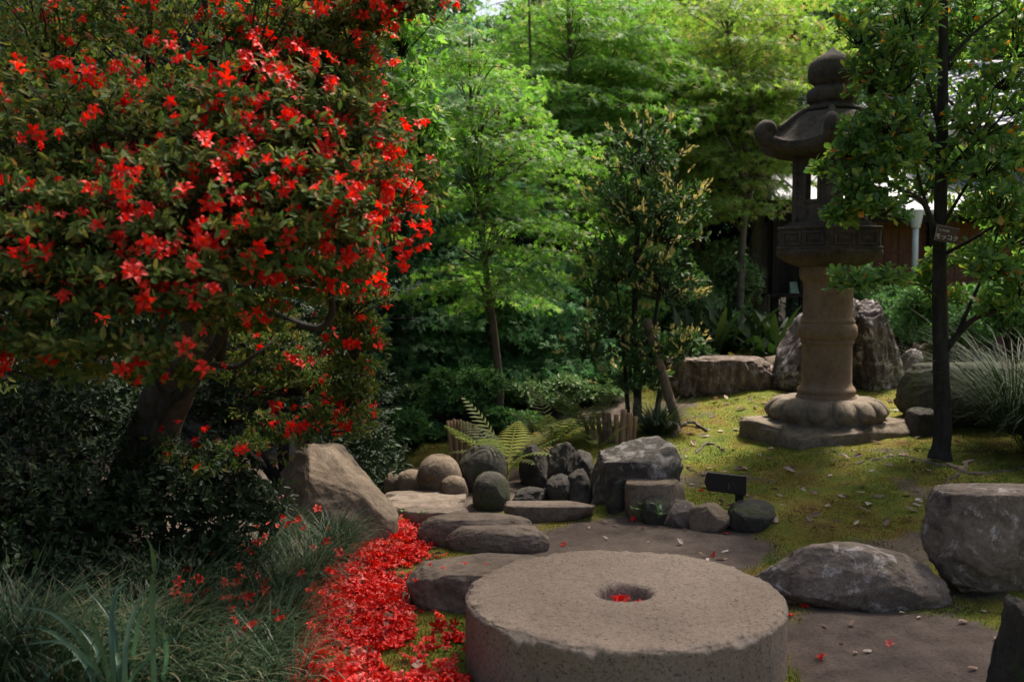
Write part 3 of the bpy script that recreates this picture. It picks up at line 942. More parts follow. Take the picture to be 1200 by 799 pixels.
    # ridge and scroll at each corner
    for k in range(6):
        a = A0 + k * math.pi / 3
        d = np.array([math.cos(a), math.sin(a), 0])
        sp = MB()
        path = [(0.36, e0 + 0.055), (0.44, e0 + 0.05), (0.52, e0 + 0.06), (0.58, e0 + 0.09), (0.60, e0 + 0.14), (0.575, e0 + 0.18), (0.535, e0 + 0.185), (0.51, e0 + 0.16), (0.52, e0 + 0.135), (0.54, e0 + 0.14)]
        pts = curve([np.array([LX, LY, 0]) + d * r + np.array([0, 0, z]) for r, z in path], 5)
        rad = np.interp(np.linspace(0, 1, len(pts)), [0, 0.2, 0.45, 0.7, 1], [0.045, 0.062, 0.058, 0.042, 0.026])
        sp.tube(pts, rad, 12)
        sp.build('corner_scroll', M['lan_top'], roof)
        rg = MB()
        pts = []
        for kk in np.linspace(0.0, 0.9, 9):
            r = (RR - 0.08) + (0.17 - (RR - 0.08)) * kk
            k2 = ((RR - 0.03) - r) / (RR - 0.03 - 0.165)
            z = e0 + 0.062 + (top - e0 - 0.062) * (math.sin(max(0.0, k2) * math.pi / 2) ** 1.15)
            z += 0.085 * (r / RR) ** 4
            pts.append(np.array([LX, LY, 0]) + d * r * 1.0 + np.array([0, 0, z + 0.004]))
        rg.tube(np.array(pts), 0.026, 8)
        rg.build('ridge', M['lan_top'], roof)
    # finial
    mb = MB()
    z_ = lambda py: zpx(py)
    fp = [(0.12, z_(133)), (0.205, z_(131)), (0.212, z_(129)), (0.205, z_(126.5)), (0.165, z_(125)), (0.16, z_(122)), (0.185, z_(120)), (0.198, z_(116)), (0.198, z_(110)), (0.185, z_(106)), (0.145, z_(103)), (0.135, z_(101)), (0.15, z_(99)),
          (0.178, z_(95)), (0.19, z_(89)), (0.19, z_(83)), (0.18, z_(76)), (0.15, z_(70)), (0.09, z_(65)), (0.035, z_(60)), (0.008, z_(56))]
    mb.lathe(fp, 64, c)
    mb.build('finial', M['lan_top'], root, angle=45)
make_lantern()

# ------------------------------------------------------------------ leaf engine
def leaf_tpl(kind):
    if kind == 'oval':       # folded along the midrib, two quads
        V = np.array([[0, 0, 0], [0.32, 0.19, 0.035], [0.72, 0.16, 0.02], [1, 0, -0.06], [0.72, -0.16, 0.02], [0.32, -0.19, 0.035]])
        F = np.array([[0, 3, 2, 1], [0, 5, 4, 3]])
    elif kind == 'narrow':
        V = np.array([[0, 0, 0], [0.35, 0.10, 0.02], [0.7, 0.08, 0.0], [1, 0, -0.07], [0.7, -0.08, 0.0], [0.35, -0.10, 0.02]])
        F = np.array([[0, 3, 2, 1], [0, 5, 4, 3]])
    elif kind == 'round':    # obovate, wide near the tip
        V = np.array([[0, 0, 0], [0.35, 0.13, 0.03], [0.75, 0.22, 0.03], [1, 0, -0.04], [0.75, -0.22, 0.03], [0.35, -0.13, 0.03]])
        F = np.array([[0, 3, 2, 1], [0, 5, 4, 3]])
    elif kind == 'maple':    # five pointed lobes
        V, F = [[0, 0, 0]], []
        for a, L in ((-98, 0.62), (-50, 0.86), (0, 1.0), (50, 0.86), (98, 0.62)):
            for da, l in ((-17, 0.34), (0, L), (17, 0.34)):
                b = R_(a + da)
                V.append([l * math.cos(b), l * math.sin(b), -0.12 * l * l])
            n = len(V)
            F.append([0, n - 3, n - 2, n - 1])
        V, F = np.array(V), np.array(F)
        V[:, 0] += 0.15
    elif kind == 'quad':
        V = np.array([[0, 0, 0], [0.5, 0.26, 0.04], [1, 0, -0.05], [0.5, -0.26, 0.04]])
        F = np.array([[0, 1, 2, 3]])
    return V, F

TPL = {k: leaf_tpl(k) for k in ('oval', 'narrow', 'round', 'maple', 'quad')}

def frames(ax, up):
    ax = ax / (np.linalg.norm(ax, axis=1)[:, None] + 1e-9)
    z = up - ax * np.sum(up * ax, 1)[:, None]
    z = z / (np.linalg.norm(z, axis=1)[:, None] + 1e-9)
    y = np.cross(z, ax)
    return np.stack([ax, y, z], 2)

def leaves_mesh(name, kind, Pn, Fr, S, rng, tip=None, rnd=None):
    T, F = TPL[kind]
    n, k = len(Pn), len(T)
    V = np.einsum('nij,kj->nki', Fr, T) * S[:, None, None] + Pn[:, None, :]
    FF = (F[None, :, :] + (np.arange(n) * k)[:, None, None]).reshape(-1, F.shape[1])
    if rnd is None:
        rnd = rng.random(n)
    at = {'rnd': np.repeat(rnd, k)}
    if tip is not None:
        at['tip'] = np.repeat(tip, k)
    return mesh_np(name, V.reshape(-1, 3), FF, at, False)

def rand_unit(rng, n):
    v = rng.normal(size=(n, 3))
    return v / np.linalg.norm(v, axis=1)[:, None]

def blob_tips(rng, c, r, n, bias=2.4, upbias=0.5, low=-0.75):
    """twig tips in an ellipsoid, more of them near its skin"""
    d = rand_unit(rng, n * 2)
    d = d[d[:, 2] > low][:n]
    rad = rng.random(len(d)) ** (1 / bias)
    p = np.array(c) + d * rad[:, None] * np.array(r)
    dirs = d * np.array([1, 1, 0.7]) + np.array([0, 0, upbias]) + rng.normal(size=d.shape) * 0.25
    return p, dirs / np.linalg.norm(dirs, axis=1)[:, None]

def whorls(rng, tips, dirs, k, size, spread=0.9, jitter=0.02, var=0.25):
    """k leaves round each twig tip"""
    n = len(tips)
    tp = np.repeat(tips, k, 0); td = np.repeat(dirs, k, 0)
    ref = rand_unit(rng, n)
    a = np.cross(dirs, ref); a /= np.linalg.norm(a, axis=1)[:, None] + 1e-9
    b = np.cross(dirs, a)
    ang = np.tile(np.arange(k) * 2 * math.pi / k, n) + rng.normal(size=n * k) * 0.35
    rad = np.repeat(a, k, 0) * np.cos(ang)[:, None] + np.repeat(b, k, 0) * np.sin(ang)[:, None]
    sp = np.clip(spread + rng.normal(size=n * k) * 0.22, 0.1, 1.5)[:, None]
    ax = td * np.cos(sp) + rad * np.sin(sp)
    up = td + rng.normal(size=(n * k, 3)) * 0.25 + np.array([0, 0, 0.3])
    Fr = frames(ax, up)
    S = size * (1 + var * rng.normal(size=n * k)).clip(0.45, 1.6)
    pos = tp - td * (rng.random(n * k)[:, None] * jitter * 2) + rng.normal(size=(n * k, 3)) * jitter * 0.4
    return pos, Fr, S

def split_near(pos, limit, margin=40):
    """indices of the pieces in view that show largest"""
    rel = pos - np.array([0, 0, CAMZ])
    cp, sp = math.cos(PITCH), math.sin(PITCH)
    depth = rel[:, 1] * cp - rel[:, 2] * sp
    vy = rel[:, 1] * sp + rel[:, 2] * cp
    px = 600 + FPX * rel[:, 0] / np.maximum(depth, 0.1)
    py = 399.5 - FPX * vy / np.maximum(depth, 0.1)
    ok = (px > -margin) & (px < 1200 + margin) & (py > -margin) & (py < 799 + margin) & (depth > 0.3)
    d = np.where(ok, depth, 1e6)
    idx = np.argsort(d)[:limit]
    return idx[d[idx] < 1e5]

def place_parts(name, me, parent, pos, Fr, S, idx):
    for i in idx:
        o = bpy.data.objects.new(name, me)
        COL.objects.link(o)
        adopt(o, parent)
        m = Matrix([list(Fr[i][0]) + [0], list(Fr[i][1]) + [0], list(Fr[i][2]) + [0], [0, 0, 0, 1]])
        o.matrix_basis = Matrix.Translation(pos[i]) @ m @ Matrix.Scale(S[i], 4)

def single_leaf(kind, mat, name='leaf'):
    T, F = TPL[kind]
    me = mesh_np(name, T, F, {'rnd': np.zeros(len(T))}, False)
    me.materials.append(mat)
    return me

def limb(mb, p0, p1, r0, r1, rng, sag=0.15, wob=0.06, n=6, sides=5):
    p0, p1 = np.array(p0, float), np.array(p1, float)
    L = np.linalg.norm(p1 - p0)
    t = np.linspace(0, 1, n)[:, None]
    mid = (p0 + p1) / 2 + np.array([0, 0, sag * L]) + rng.normal(size=3) * wob * L
    pts = (1 - t) ** 2 * p0 + 2 * t * (1 - t) * mid + t ** 2 * p1
    pts[1:-1] += rng.normal(size=(n - 2, 3)) * wob * L * 0.12
    mb.tube(pts, np.linspace(r0, r1, n), sides)

# ------------------------------------------------------------------ azalea blossoms
def blossom_mesh(name, open_=1.0, seed=0, stamens=True):
    rng = np.random.default_rng(seed)
    V, F = [], []
    for k in range(5):
        a = 2 * math.pi * k / 5 + rng.normal() * 0.08
        L = 1.0 + rng.normal() * 0.08
        w = 0.27
        rows = [(0.05, 0.05, -0.45), (0.26, 0.15, -0.10), (0.58, w, 0.20 * open_ + 0.04), (0.84, w * 0.66, 0.14 * open_), (1.08, 0.02, -0.02 + rng.normal() * 0.12)]
        b = len(V)
        for (r, ww, z) in rows:
            for s, dz in ((-1, 0.06), (0, -0.03), (1, 0.06)):
                x, y = r * L, s * ww
                V.append([x * math.cos(a) - y * math.sin(a), x * math.sin(a) + y * math.cos(a), z + dz * (ww / w) + rng.normal() * 0.015])
        for i in range(4):
            for j in range(2):
                q = b + i * 3 + j
                F.append([q, q + 1, q + 4, q + 3])
    nst = 5 if stamens else 0
    for k in range(nst):
        a = rng.random() * 6.28
        d = np.array([math.cos(a) * 0.22, math.sin(a) * 0.22, 0.75])
        b = len(V)
        V += [[0.02, 0, -0.2], [-0.02, 0, -0.2], (d + [-0.015, 0, 0]).tolist(), (d + [0.015, 0, 0]).tolist()]
        F.append([b, b + 1, b + 2, b + 3])
    return np.array(V), np.array(F)

BL = [blossom_mesh('blossom', o, s) for o, s in ((1.0, 1), (0.6, 2), (2.6, 3))]
FB = [blossom_mesh('fallen', 0.3, 7, False), blossom_mesh('fallen', -0.2, 8, False), blossom_mesh('fallen', 1.6, 9, False)]

def flowers_mesh(name, tpls, pos, Fr, S, rng):
    Vs, Fs, A, off = [], [], [], 0
    pick = rng.integers(0, len(tpls), len(pos))
    for k, (T, F) in enumerate(tpls):
        ii = np.where(pick == k)[0]
        if not len(ii): continue
        V = np.einsum('nij,kj->nki', Fr[ii], T) * S[ii][:, None, None] + pos[ii][:, None, :]
        Vs.append(V.reshape(-1, 3))
        Fs.append((F[None] + (np.arange(len(ii)) * len(T))[:, None, None]).reshape(-1, 4) + off)
        off += len(ii) * len(T)
        A.append(np.repeat(rng.random(len(ii)), len(T)))
    return mesh_np(name, np.concatenate(Vs), np.concatenate(Fs), {'rnd': np.concatenate(A)}, True)

def flower_meshes(tpls, mat, name):
    out = []
    for T, F in tpls:
        me = mesh_np(name, T, F, {'rnd': np.zeros(len(T))}, True)
        me.materials.append(mat)
        out.append(me)
    return out

# ------------------------------------------------------------------ the azalea
def make_azalea():
    rng = np.random.default_rng(21)
    b0 = P(168, 545, 4.9)
    base = Vector((b0.x, 4.9, Hs(b0.x, 4.9)))
    root = empty('azalea_tree', base, 'old azalea tree covered in red blossoms over the fallen petals', 'tree')
    tr = MB()
    tp = [P(150, 600, 4.95), P(168, 540, 4.9), P(192, 475, 4.8), P(222, 412, 4.6), P(250, 340, 4.4), P(268, 260, 4.2), P(300, 170, 4.0), P(330, 80, 3.9), P(350, -60, 3.9)]
    tp[0].z = base.z - 0.05
    pts = curve(tp, 6)
    tr.tube(pts, np.interp(np.linspace(0, 1, len(pts)), [0, 0.1, 0.35, 0.6, 1], [0.17, 0.135, 0.105, 0.06, 0.025]), 14, 0.10, rng)
    tr.build('trunk', M['bark_az'], root)
    def stem(pxs, r0, r1, mat='bark_dark', name='branch'):
        mb = MB()
        pts = curve([P(*q) for q in pxs], 6)
        mb.tube(pts, np.linspace(r0, r1, len(pts)), 7, 0.12, rng)
        return mb.build(name, M[mat], root)
    stem([(180, 560, 4.6), (186, 532, 4.55), (176, 512, 4.5), (184, 490, 4.5), (200, 470, 4.45), (222, 452, 4.4), (240, 425, 4.35), (262, 385, 4.2), (268, 330, 4.0)], 0.035, 0.02)
    stem([(200, 470, 4.45), (188, 448, 4.4), (184, 420, 4.3), (190, 385, 4.2), (200, 320, 3.9)], 0.025, 0.014)
    stem([(258, 420, 4.4), (262, 390, 4.3), (270, 370, 4.25), (290, 360, 4.2), (320, 367, 4.1), (350, 380, 4.1), (374, 384, 4.1), (388, 370, 4.1), (388, 345, 4.0), (382, 320, 3.9)], 0.024, 0.013)
    stem([(240, 425, 4.4), (275, 430, 4.4), (300, 415, 4.4), (320, 400, 4.5)], 0.014, 0.006)
    stem([(300, 170, 4.0), (350, 120, 3.8), (400, 60, 3.7), (450, 10, 3.6), (500, -20, 3.6)], 0.02, 0.008)
    stem([(268, 260, 4.2), (330, 230, 3.8), (400, 210, 3.6), (470, 225, 3.5)], 0.018, 0.007)
    stem([(250, 340, 4.4), (190, 290, 3.8), (120, 270, 3.3), (40, 280, 3.0)], 0.022, 0.008)
    stem([(268, 260, 4.2), (200, 170, 3.8), (110, 120, 3.5), (10, 110, 3.4)], 0.022, 0.008)
    stem([(300, 170, 4.0), (250, 80, 3.8), (240, 0, 3.7), (250, -80, 3.7)], 0.018, 0.008)
    stem([(-60, 190, 2.9), (0, 225, 3.0), (18, 245, 3.05), (40, 270, 3.1)], 0.02, 0.012)
    # px, py, Y, radius x/y (m), radius z, tips, flowers
    B = [(475, 0, 3.6, .18, .08, 70, 34), (430, 8, 3.6, .16, .10, 60, 22),
         (-40, 60, 4.0, .55, .45, 190, 6), (60, 40, 3.9, .55, .40, 230, 16), (170, 30, 3.8, .50, .40, 220, 24), (280, 40, 3.7, .45, .38, 230, 46), (365, 50, 3.7, .32, .30, 170, 44), (410, 90, 3.7, .20, .24, 110, 26),
         (120, -60, 3.9, .7, .4, 150, 15), (300, -60, 3.8, .6, .35, 150, 20),
         (20, 150, 3.5, .5, .30, 220, 20), (130, 165, 3.4, .48, .30, 240, 34), (250, 150, 3.4, .45, .28, 240, 60), (350, 150, 3.4, .38, .26, 210, 52), (430, 170, 3.5, .25, .25, 160, 40), (470, 205, 3.5, .16, .18, 110, 24),
         (30, 260, 3.05, .36, .20, 200, 26), (130, 265, 3.05, .36, .20, 210, 34), (230, 245, 3.1, .38, .22, 230, 60), (330, 235, 3.15, .36, .22, 220, 62), (415, 250, 3.4, .25, .22, 160, 42), (460, 265, 3.5, .14, .16, 100, 22),
         (40, 330, 2.9, .26, .10, 100, 9), (130, 335, 2.9, .26, .10, 100, 10), (215, 325, 2.95, .24, .11, 110, 18), (300, 300, 3.1, .26, .13, 120, 26), (380, 310, 3.4, .24, .14, 110, 26), (440, 310, 3.5, .14, .10, 70, 12),
         (60, 200, 4.6, .8, .4, 260, 0), (220, 180, 4.8, .8, .4, 260, 0), (340, 210, 4.7, .5, .35, 160, 0), (60, 330, 4.4, .7, .25, 200, 0), (200, 330, 4.5, .5, .2, 150, 0), (-150, 200, 3.6, .8, .6, 260, 10), (-150, 400, 3.6, .7, .3, 200, 0), (-420, 250, 3.2, .9, .6, 320, 0), (-420, 480, 3.2, .8, .4, 260, 0), (120, 250, 5.4, 1.0, .4, 300, 0), (0, 120, 5.2, 1.0, .5, 300, 0),  # inner and out-of-frame clumps, added to shade the undergrowth
         (20, 395, 2.85, .22, .09, 80, 3), (110, 400, 2.85, .22, .09, 80, 3), (185, 410, 2.85, .16, .09, 55, 4), (235, 370, 2.95, .14, .07, 40, 4), (60, 430, 2.95, .25, .08, 60, 1), (150, 440, 3.0, .2, .07, 45, 1), (-20, 440, 2.95, .2, .08, 45, 1), (225, 435, 3.1, .12, .05, 24, 1), (290, 370, 3.4, .18, .07, 40, 4),
         (410, 345, 4.4, .20, .18, 110, 22), (415, 400, 4.5, .16, .2, 120, 18), (408, 455, 4.6, .16, .16, 110, 10), (380, 490, 4.7, .26, .12, 130, 12), (310, 505, 4.6, .3, .12, 130, 10), (250, 520, 4.5, .3, .13, 120, 8), (345, 440, 4.9, .3, .2, 130, 8), (300, 400, 5.0, .3, .25, 110, 5)]
    TP, TD, FP, FD = [], [], [], []
    tw = MB()
    for (px, py, Y, rx, rz, nt, nf) in B:
        if px > 390:
            nf *= 0.62
        c = P(px, py, Y)
        p, d = blob_tips(rng, c, (rx, rx, rz), int(nt * 1.9), 1.8)
        # foliage sits in shallow tiers
        tier = 0.11
        p[:, 2] += (np.round(p[:, 2] / tier) * tier - p[:, 2]) * 0.45
        keep = fbm(p * 3.4 + 2, 3) > -0.16
        p, d = p[keep], d[keep]
        TP.append(p); TD.append(d)
        fp, fd = blob_tips(rng, c, (rx * 1.04, rx * 1.04, rz * 1.04), int(nf * 1.15) + 1, 3.2)
        fd = fd * 0.7 + np.array([0.08, -0.25, 0.12]) + rng.normal(size=fd.shape) * 0.45
        FP.append(fp); FD.append(fd / np.linalg.norm(fd, axis=1)[:, None])
        for q in p[::9]:
            limb(tw, np.array(c) + (q - np.array(c)) * 0.15 - np.array([0, 0, rz * 0.5]), q, 0.005, 0.0022, rng, 0.05, 0.10, 5, 3)
    TP, TD, FP, FD = map(np.concatenate, (TP, TD, FP, FD))
    tw.build('twigs', M['bark_dark'], root, kind='stuff')
    pos, Fr, S = whorls(rng, TP, TD, 8, 0.032, 1.0, 0.024)
    me = leaves_mesh('foliage', 'oval', pos, Fr, S, rng)
    link('foliage', me, M['leaf_az'], root, 'stuff')
    # clusters: most blossoms come with one or two neighbours
    ex = rng.random(len(FP)) < 0.6
    FP = np.vstack([FP, FP[ex] + rng.normal(size=(ex.sum(), 3)) * 0.028])
    FD = np.vstack([FD, FD[ex] + rng.normal(size=(ex.sum(), 3)) * 0.35])
    FD /= np.linalg.norm(FD, axis=1)[:, None]
    ref = rand_unit(rng, len(FP))
    a = np.cross(FD, ref); a /= np.linalg.norm(a, axis=1)[:, None]
    FrF = np.stack([a, np.cross(FD, a), FD], 2)
    SF = 0.0250 * (1 + 0.18 * rng.normal(size=len(FP))).clip(0.6, 1.4)
    idx = split_near(FP, 300)
    mes = flower_meshes(BL, M['red'], 'blossom')
    for k in range(3):
        place_parts('blossom', mes[k], root, FP, FrF, SF, idx[k::3])
    rest = np.setdiff1d(np.arange(len(FP)), idx)
    me = flowers_mesh('blossoms', BL, FP[rest], FrF[rest], SF[rest], rng)
    link('blossoms', me, M['red'], root, 'stuff')
make_azalea()

# ------------------------------------------------------------------ leafy shrubs and trees by clumps
def leafy(name, label, cat, base, clumps, mat, leaf='oval', size=0.05, k=6, stems=(), bark='bark_dark', group=None, seed=0, spread=0.95, singles=0, tips_yellow=0.0, stem_r=0.03, upbias=0.5, twig=6, trunk_r=None, jitter=0.02, tier=0.0, low=-0.75, bias=2.4):
    """clumps: (centre, radius xy, radius z, number of twig tips); stems: polylines with end radii"""
    rng = np.random.default_rng(seed + 1000)
    root = empty(name, base, label, cat, group)
    TP, TD, OUTER = [], [], []
    tw = MB()
    for (c, rx, rz, nt) in clumps:
        p, d = blob_tips(rng, c, (rx, rx, rz), nt, bias, upbias, low)
        if tier:
            p[:, 2] += (np.round(p[:, 2] / tier) * tier - p[:, 2]) * 0.6
        TP.append(p); TD.append(d)
        OUTER.append((np.linalg.norm((p - np.array(c)) / np.array([rx, rx, rz]), axis=1) > 0.72) & (d[:, 2] > 0.1))
        if twig:
            for q in p[::twig]:
                limb(tw, np.array(c) - np.array([0, 0, rz * 0.55]) + (q - np.array(c)) * 0.1, q, 0.006 * (size / 0.05), 0.0025 * (size / 0.05), rng, 0.03, 0.10, 5, 3)
    if stems:
        for i, (pts, r0, r1) in enumerate(stems):
            mb = MB()
            if i == 0:
                pts = [Vector(pts[0]) - Vector((0, 0, 0.12))] + list(pts)
            pp = curve(pts, 6)
            rr = np.linspace(r0, r1, len(pp))
            if i == 0:
                rr[:9] *= np.array([1.75, 1.7, 1.62, 1.55, 1.48, 1.4, 1.3, 1.2, 1.08])
            mb.tube(pp, rr, 12 if r0 > 0.04 else 7, 0.08, rng)
            mb.build('trunk' if i == 0 else 'branch', M[bark], root)
    else:
        tops = [c for (c, _, _, _) in clumps]
        mb = MB()
        for c in tops[:8]:
            limb(mb, base, c, stem_r, stem_r * 0.35, rng, 0.05, 0.08, 6, 5)
        mb.build('stems', M[bark], root, kind='stuff')
    if tw.n:
        tw.build('twigs', M[bark], root, kind='stuff')
    TP, TD = np.concatenate(TP), np.concatenate(TD)
    pos, Fr, S = whorls(rng, TP, TD, k, size, spread, jitter)
    tip = None
    if tips_yellow:
        ty = (rng.random(len(TP)) < tips_yellow) & np.concatenate(OUTER)
        # the newest growth stands on the outside of the crown
        tip = np.repeat(ty.astype(float), k) * (0.75 + 0.25 * rng.random(len(pos)))
        yl = np.repeat(ty, k)
        up_ax = Fr[:, :, 0] * 0.55 + np.repeat(TD, k, 0) * 0.6 + np.array([0, 0, 0.35])
        Fr[yl] = frames(up_ax, Fr[:, :, 2])[yl]
        pos[yl] += np.repeat(TD, k, 0)[yl] * (rng.random(yl.sum()) * 0.11)[:, None]
        S[yl] *= 0.66
    idx = np.array([], dtype=int)
    if singles:
        idx = split_near(pos, singles)
        me1 = single_leaf(leaf, M[mat])
        place_parts('leaf', me1, root, pos, Fr, S, idx)
    rest = np.setdiff1d(np.arange(len(pos)), idx)
    me = leaves_mesh('crown', leaf, pos[rest], Fr[rest], S[rest], rng, None if tip is None else tip[rest])
    link('crown', me, M[mat], root, 'stuff')
    return root

def gp(px, Y):
    x = (px - 600) / FPX * Y
    return Vector((x, Y, Hs(x, Y)))

# dark underwood beneath the azalea
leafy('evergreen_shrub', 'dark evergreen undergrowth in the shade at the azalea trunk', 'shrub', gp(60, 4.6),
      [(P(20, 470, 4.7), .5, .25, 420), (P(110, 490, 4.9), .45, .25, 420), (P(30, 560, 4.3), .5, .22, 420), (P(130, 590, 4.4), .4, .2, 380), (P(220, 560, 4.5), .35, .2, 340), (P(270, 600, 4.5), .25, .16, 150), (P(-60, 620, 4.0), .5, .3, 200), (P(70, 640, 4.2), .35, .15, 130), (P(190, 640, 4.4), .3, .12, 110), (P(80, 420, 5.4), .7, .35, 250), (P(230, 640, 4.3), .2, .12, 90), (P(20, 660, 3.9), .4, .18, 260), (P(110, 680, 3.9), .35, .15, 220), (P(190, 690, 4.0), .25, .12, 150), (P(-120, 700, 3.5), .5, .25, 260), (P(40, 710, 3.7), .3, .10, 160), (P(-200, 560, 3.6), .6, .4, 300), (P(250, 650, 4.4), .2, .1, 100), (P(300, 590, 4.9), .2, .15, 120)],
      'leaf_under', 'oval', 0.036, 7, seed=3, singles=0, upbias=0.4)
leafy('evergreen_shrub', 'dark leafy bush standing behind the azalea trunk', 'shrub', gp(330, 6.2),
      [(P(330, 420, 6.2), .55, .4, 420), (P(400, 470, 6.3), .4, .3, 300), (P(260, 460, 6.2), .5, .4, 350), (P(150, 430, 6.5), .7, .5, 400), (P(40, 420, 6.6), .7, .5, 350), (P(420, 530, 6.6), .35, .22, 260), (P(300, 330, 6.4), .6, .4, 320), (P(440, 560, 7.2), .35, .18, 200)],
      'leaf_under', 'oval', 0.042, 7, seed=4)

# ------------------------------------------------------------------ maples
def maple(name, label, base, trunk, sprays, mat, seed, size=0.05, trunk_r=0.05, per=70, limbs=(), group='green maples', bark='bark_maple', kind='maple', L=0.55, W=0.34, droop=0.16, tilt=0.6):
    """trunk: polyline; sprays: (centre, rx, ry, rz, n) volumes in which flat drooping sprays are spread"""
    rng = np.random.default_rng(seed + 500)
    root = empty(name, base, label, 'tree', group)
    mb = MB()
    tpts = curve(trunk, 8)
    mb.tube(tpts, np.interp(np.linspace(0, 1, len(tpts)), [0, 0.06, 1], [trunk_r * 1.35, trunk_r, trunk_r * 0.25]), 10, 0.08, rng)
    mb.build('trunk', M[bark], root)
    for pts, r0, r1 in limbs:
        mb = MB()
        pp = curve(pts, 6)
        mb.tube(pp, np.linspace(r0, r1, len(pp)), 8, 0.08, rng)
        mb.build('branch', M[bark], root)
    tw = MB()
    POS, AX, UP, S = [], [], [], []
    for (c, rx, ry, rz, n) in sprays:
        d = rand_unit(rng, n) * (rng.random(n) ** (1 / 2.4))[:, None]
        C = np.array(c) + d * np.array([rx, ry, rz])
        for q in C:
            # nearest trunk point a little lower
            dist = np.linalg.norm(tpts[:, :2] - q[:2], axis=1) * 0.6 + np.abs(tpts[:, 2] - (q[2] - 0.35))
            tpnt = tpts[np.argmin(dist)]
            out = q - tpnt
            out[2] = 0
            ln = np.linalg.norm(out)
            if ln < 0.05:
                out = np.append(rng.normal(size=2), 0); ln = np.linalg.norm(out)
            out = out / ln
            ang = rng.normal() * 0.5
            out = np.array([out[0] * math.cos(ang) - out[1] * math.sin(ang), out[0] * math.sin(ang) + out[1] * math.cos(ang), 0])
            side = np.array([-out[1], out[0], 0])
            k = int(per * 1.35 * rng.uniform(0.7, 1.3))
            sc = rng.uniform(0.75, 1.25)
            u = rng.random(k) ** 0.8
            w = (rng.random(k) * 2 - 1) * (1 - 0.55 * u) * W * sc
            z = -droop * sc * u ** 2 - 0.35 * w * w + rng.normal(size=k) * 0.022
            pp = q + np.outer((u - 0.45) * L * 2 * sc * 0.6, out) + np.outer(w, side) + np.outer(z, [0, 0, 1])
            POS.append(pp)
            ax = out * 1.0 + np.outer(w * 2.2, side) + rng.normal(size=(k, 3)) * 0.55
            ax[:, 2] -= 0.45 + 0.4 * u
            AX.append(ax)
            UP.append(np.array([0, 0, 1]) + rng.normal(size=(k, 3)) * tilt)
            S.append(size * 1.12 * rng.uniform(0.7, 1.25, k))
            a, b = q - out * 0.27 * L * 2 * sc, q + out * 0.3 * L * 2 * sc - np.array([0, 0, droop * sc * 0.8])
            tw.tube(np.array([a, q * 1.0 + (a + b - 2 * q) * 0.1, b]), [0.006, 0.004, 0.002], 3)
            if rng.random() < 0.55:
                limb(tw, tpnt, a, 0.008, 0.006, rng, 0.10, 0.06, 5, 3)
    tw.build('twigs', M[bark], root, kind='stuff')
    POS, AX, UP, S = map(np.concatenate, (POS, AX, UP, S))
    me = leaves_mesh('crown', kind, POS, frames(AX, UP), S, rng)
    link('crown', me, M[mat], root, 'stuff')
    return root

GM = 'green maples behind the path'
# slender young maple in the middle
maple('maple_tree', 'slender young maple with a thin brown trunk beside the ferns', gp(586, 9.2),
      [gp(586, 9.2), P(584, 440, 9.2), P(578, 380, 9.2), P(570, 320, 9.2), P(563, 260, 9.2), P(558, 200, 9.2), P(552, 120, 9.2), P(550, 40, 9.2)],
      [(P(560, 330, 9.2), .75, .6, .25, 16), (P(600, 250, 9.1), .7, .6, .35, 20), (P(550, 180, 9.2), .65, .6, .35, 20), (P(570, 110, 9.2), .6, .5, .35, 18), (P(620, 170, 9.0), .6, .5, .3, 14), (P(552, 50, 9.2), .45, .4, .3, 10), (P(640, 300, 9.0), .5, .5, .2, 9)],
      'maple_a', 1, 0.048, 0.042, 62, group=GM,
      limbs=[([P(563, 250, 9.2), P(572, 220, 9.15), P(575, 180, 9.1), P(585, 130, 9.1)], 0.018, 0.008), ([P(562, 240, 9.2), P(550, 200, 9.2), P(545, 170, 9.2), P(535, 120, 9.2)], 0.018, 0.008), ([P(570, 310, 9.2), P(540, 290, 9.2), P(515, 250, 9.3)], 0.012, 0.006)])
# broad layered maple on the left
maple('maple_tree', 'broad layered maple with a leaning grey trunk left of the young maple', gp(452, 11.2),
      [gp(450, 11.2), P(462, 450, 11.2), P(480, 390, 11.2), P(505, 320, 11.2), P(515, 240, 11.2), P(505, 150, 11.3), P(500, 60, 11.4)],
      [(P(500, 300, 11), 1.0, .8, .35, 30), (P(600, 310, 10.8), 1.0, .7, .35, 32), (P(560, 360, 10.4), 1.0, .6, .3, 30), (P(640, 370, 10.4), .7, .6, .25, 22), (P(470, 350, 10.8), .6, .6, .3, 20), (P(480, 410, 10.2), .6, .5, .25, 20), (P(560, 420, 10.2), .7, .5, .22, 22), (P(650, 420, 10.3), .6, .5, .2, 18), (P(440, 280, 10.8), .6, .6, .4, 20), (P(480, 200, 11), .8, .8, .5, 26), (P(500, 110, 11.2), .8, .8, .5, 26), (P(560, 240, 11), .8, .7, .4, 24), (P(480, 30, 11.4), .7, .7, .5, 18)],
      'maple_c', 2, 0.062, 0.10, 66, group=GM, L=0.7, W=0.42, bark='bark_grey',
      limbs=[([P(480, 390, 11.2), P(520, 350, 11), P(570, 320, 10.9), P(620, 310, 10.8)], 0.04, 0.012)])
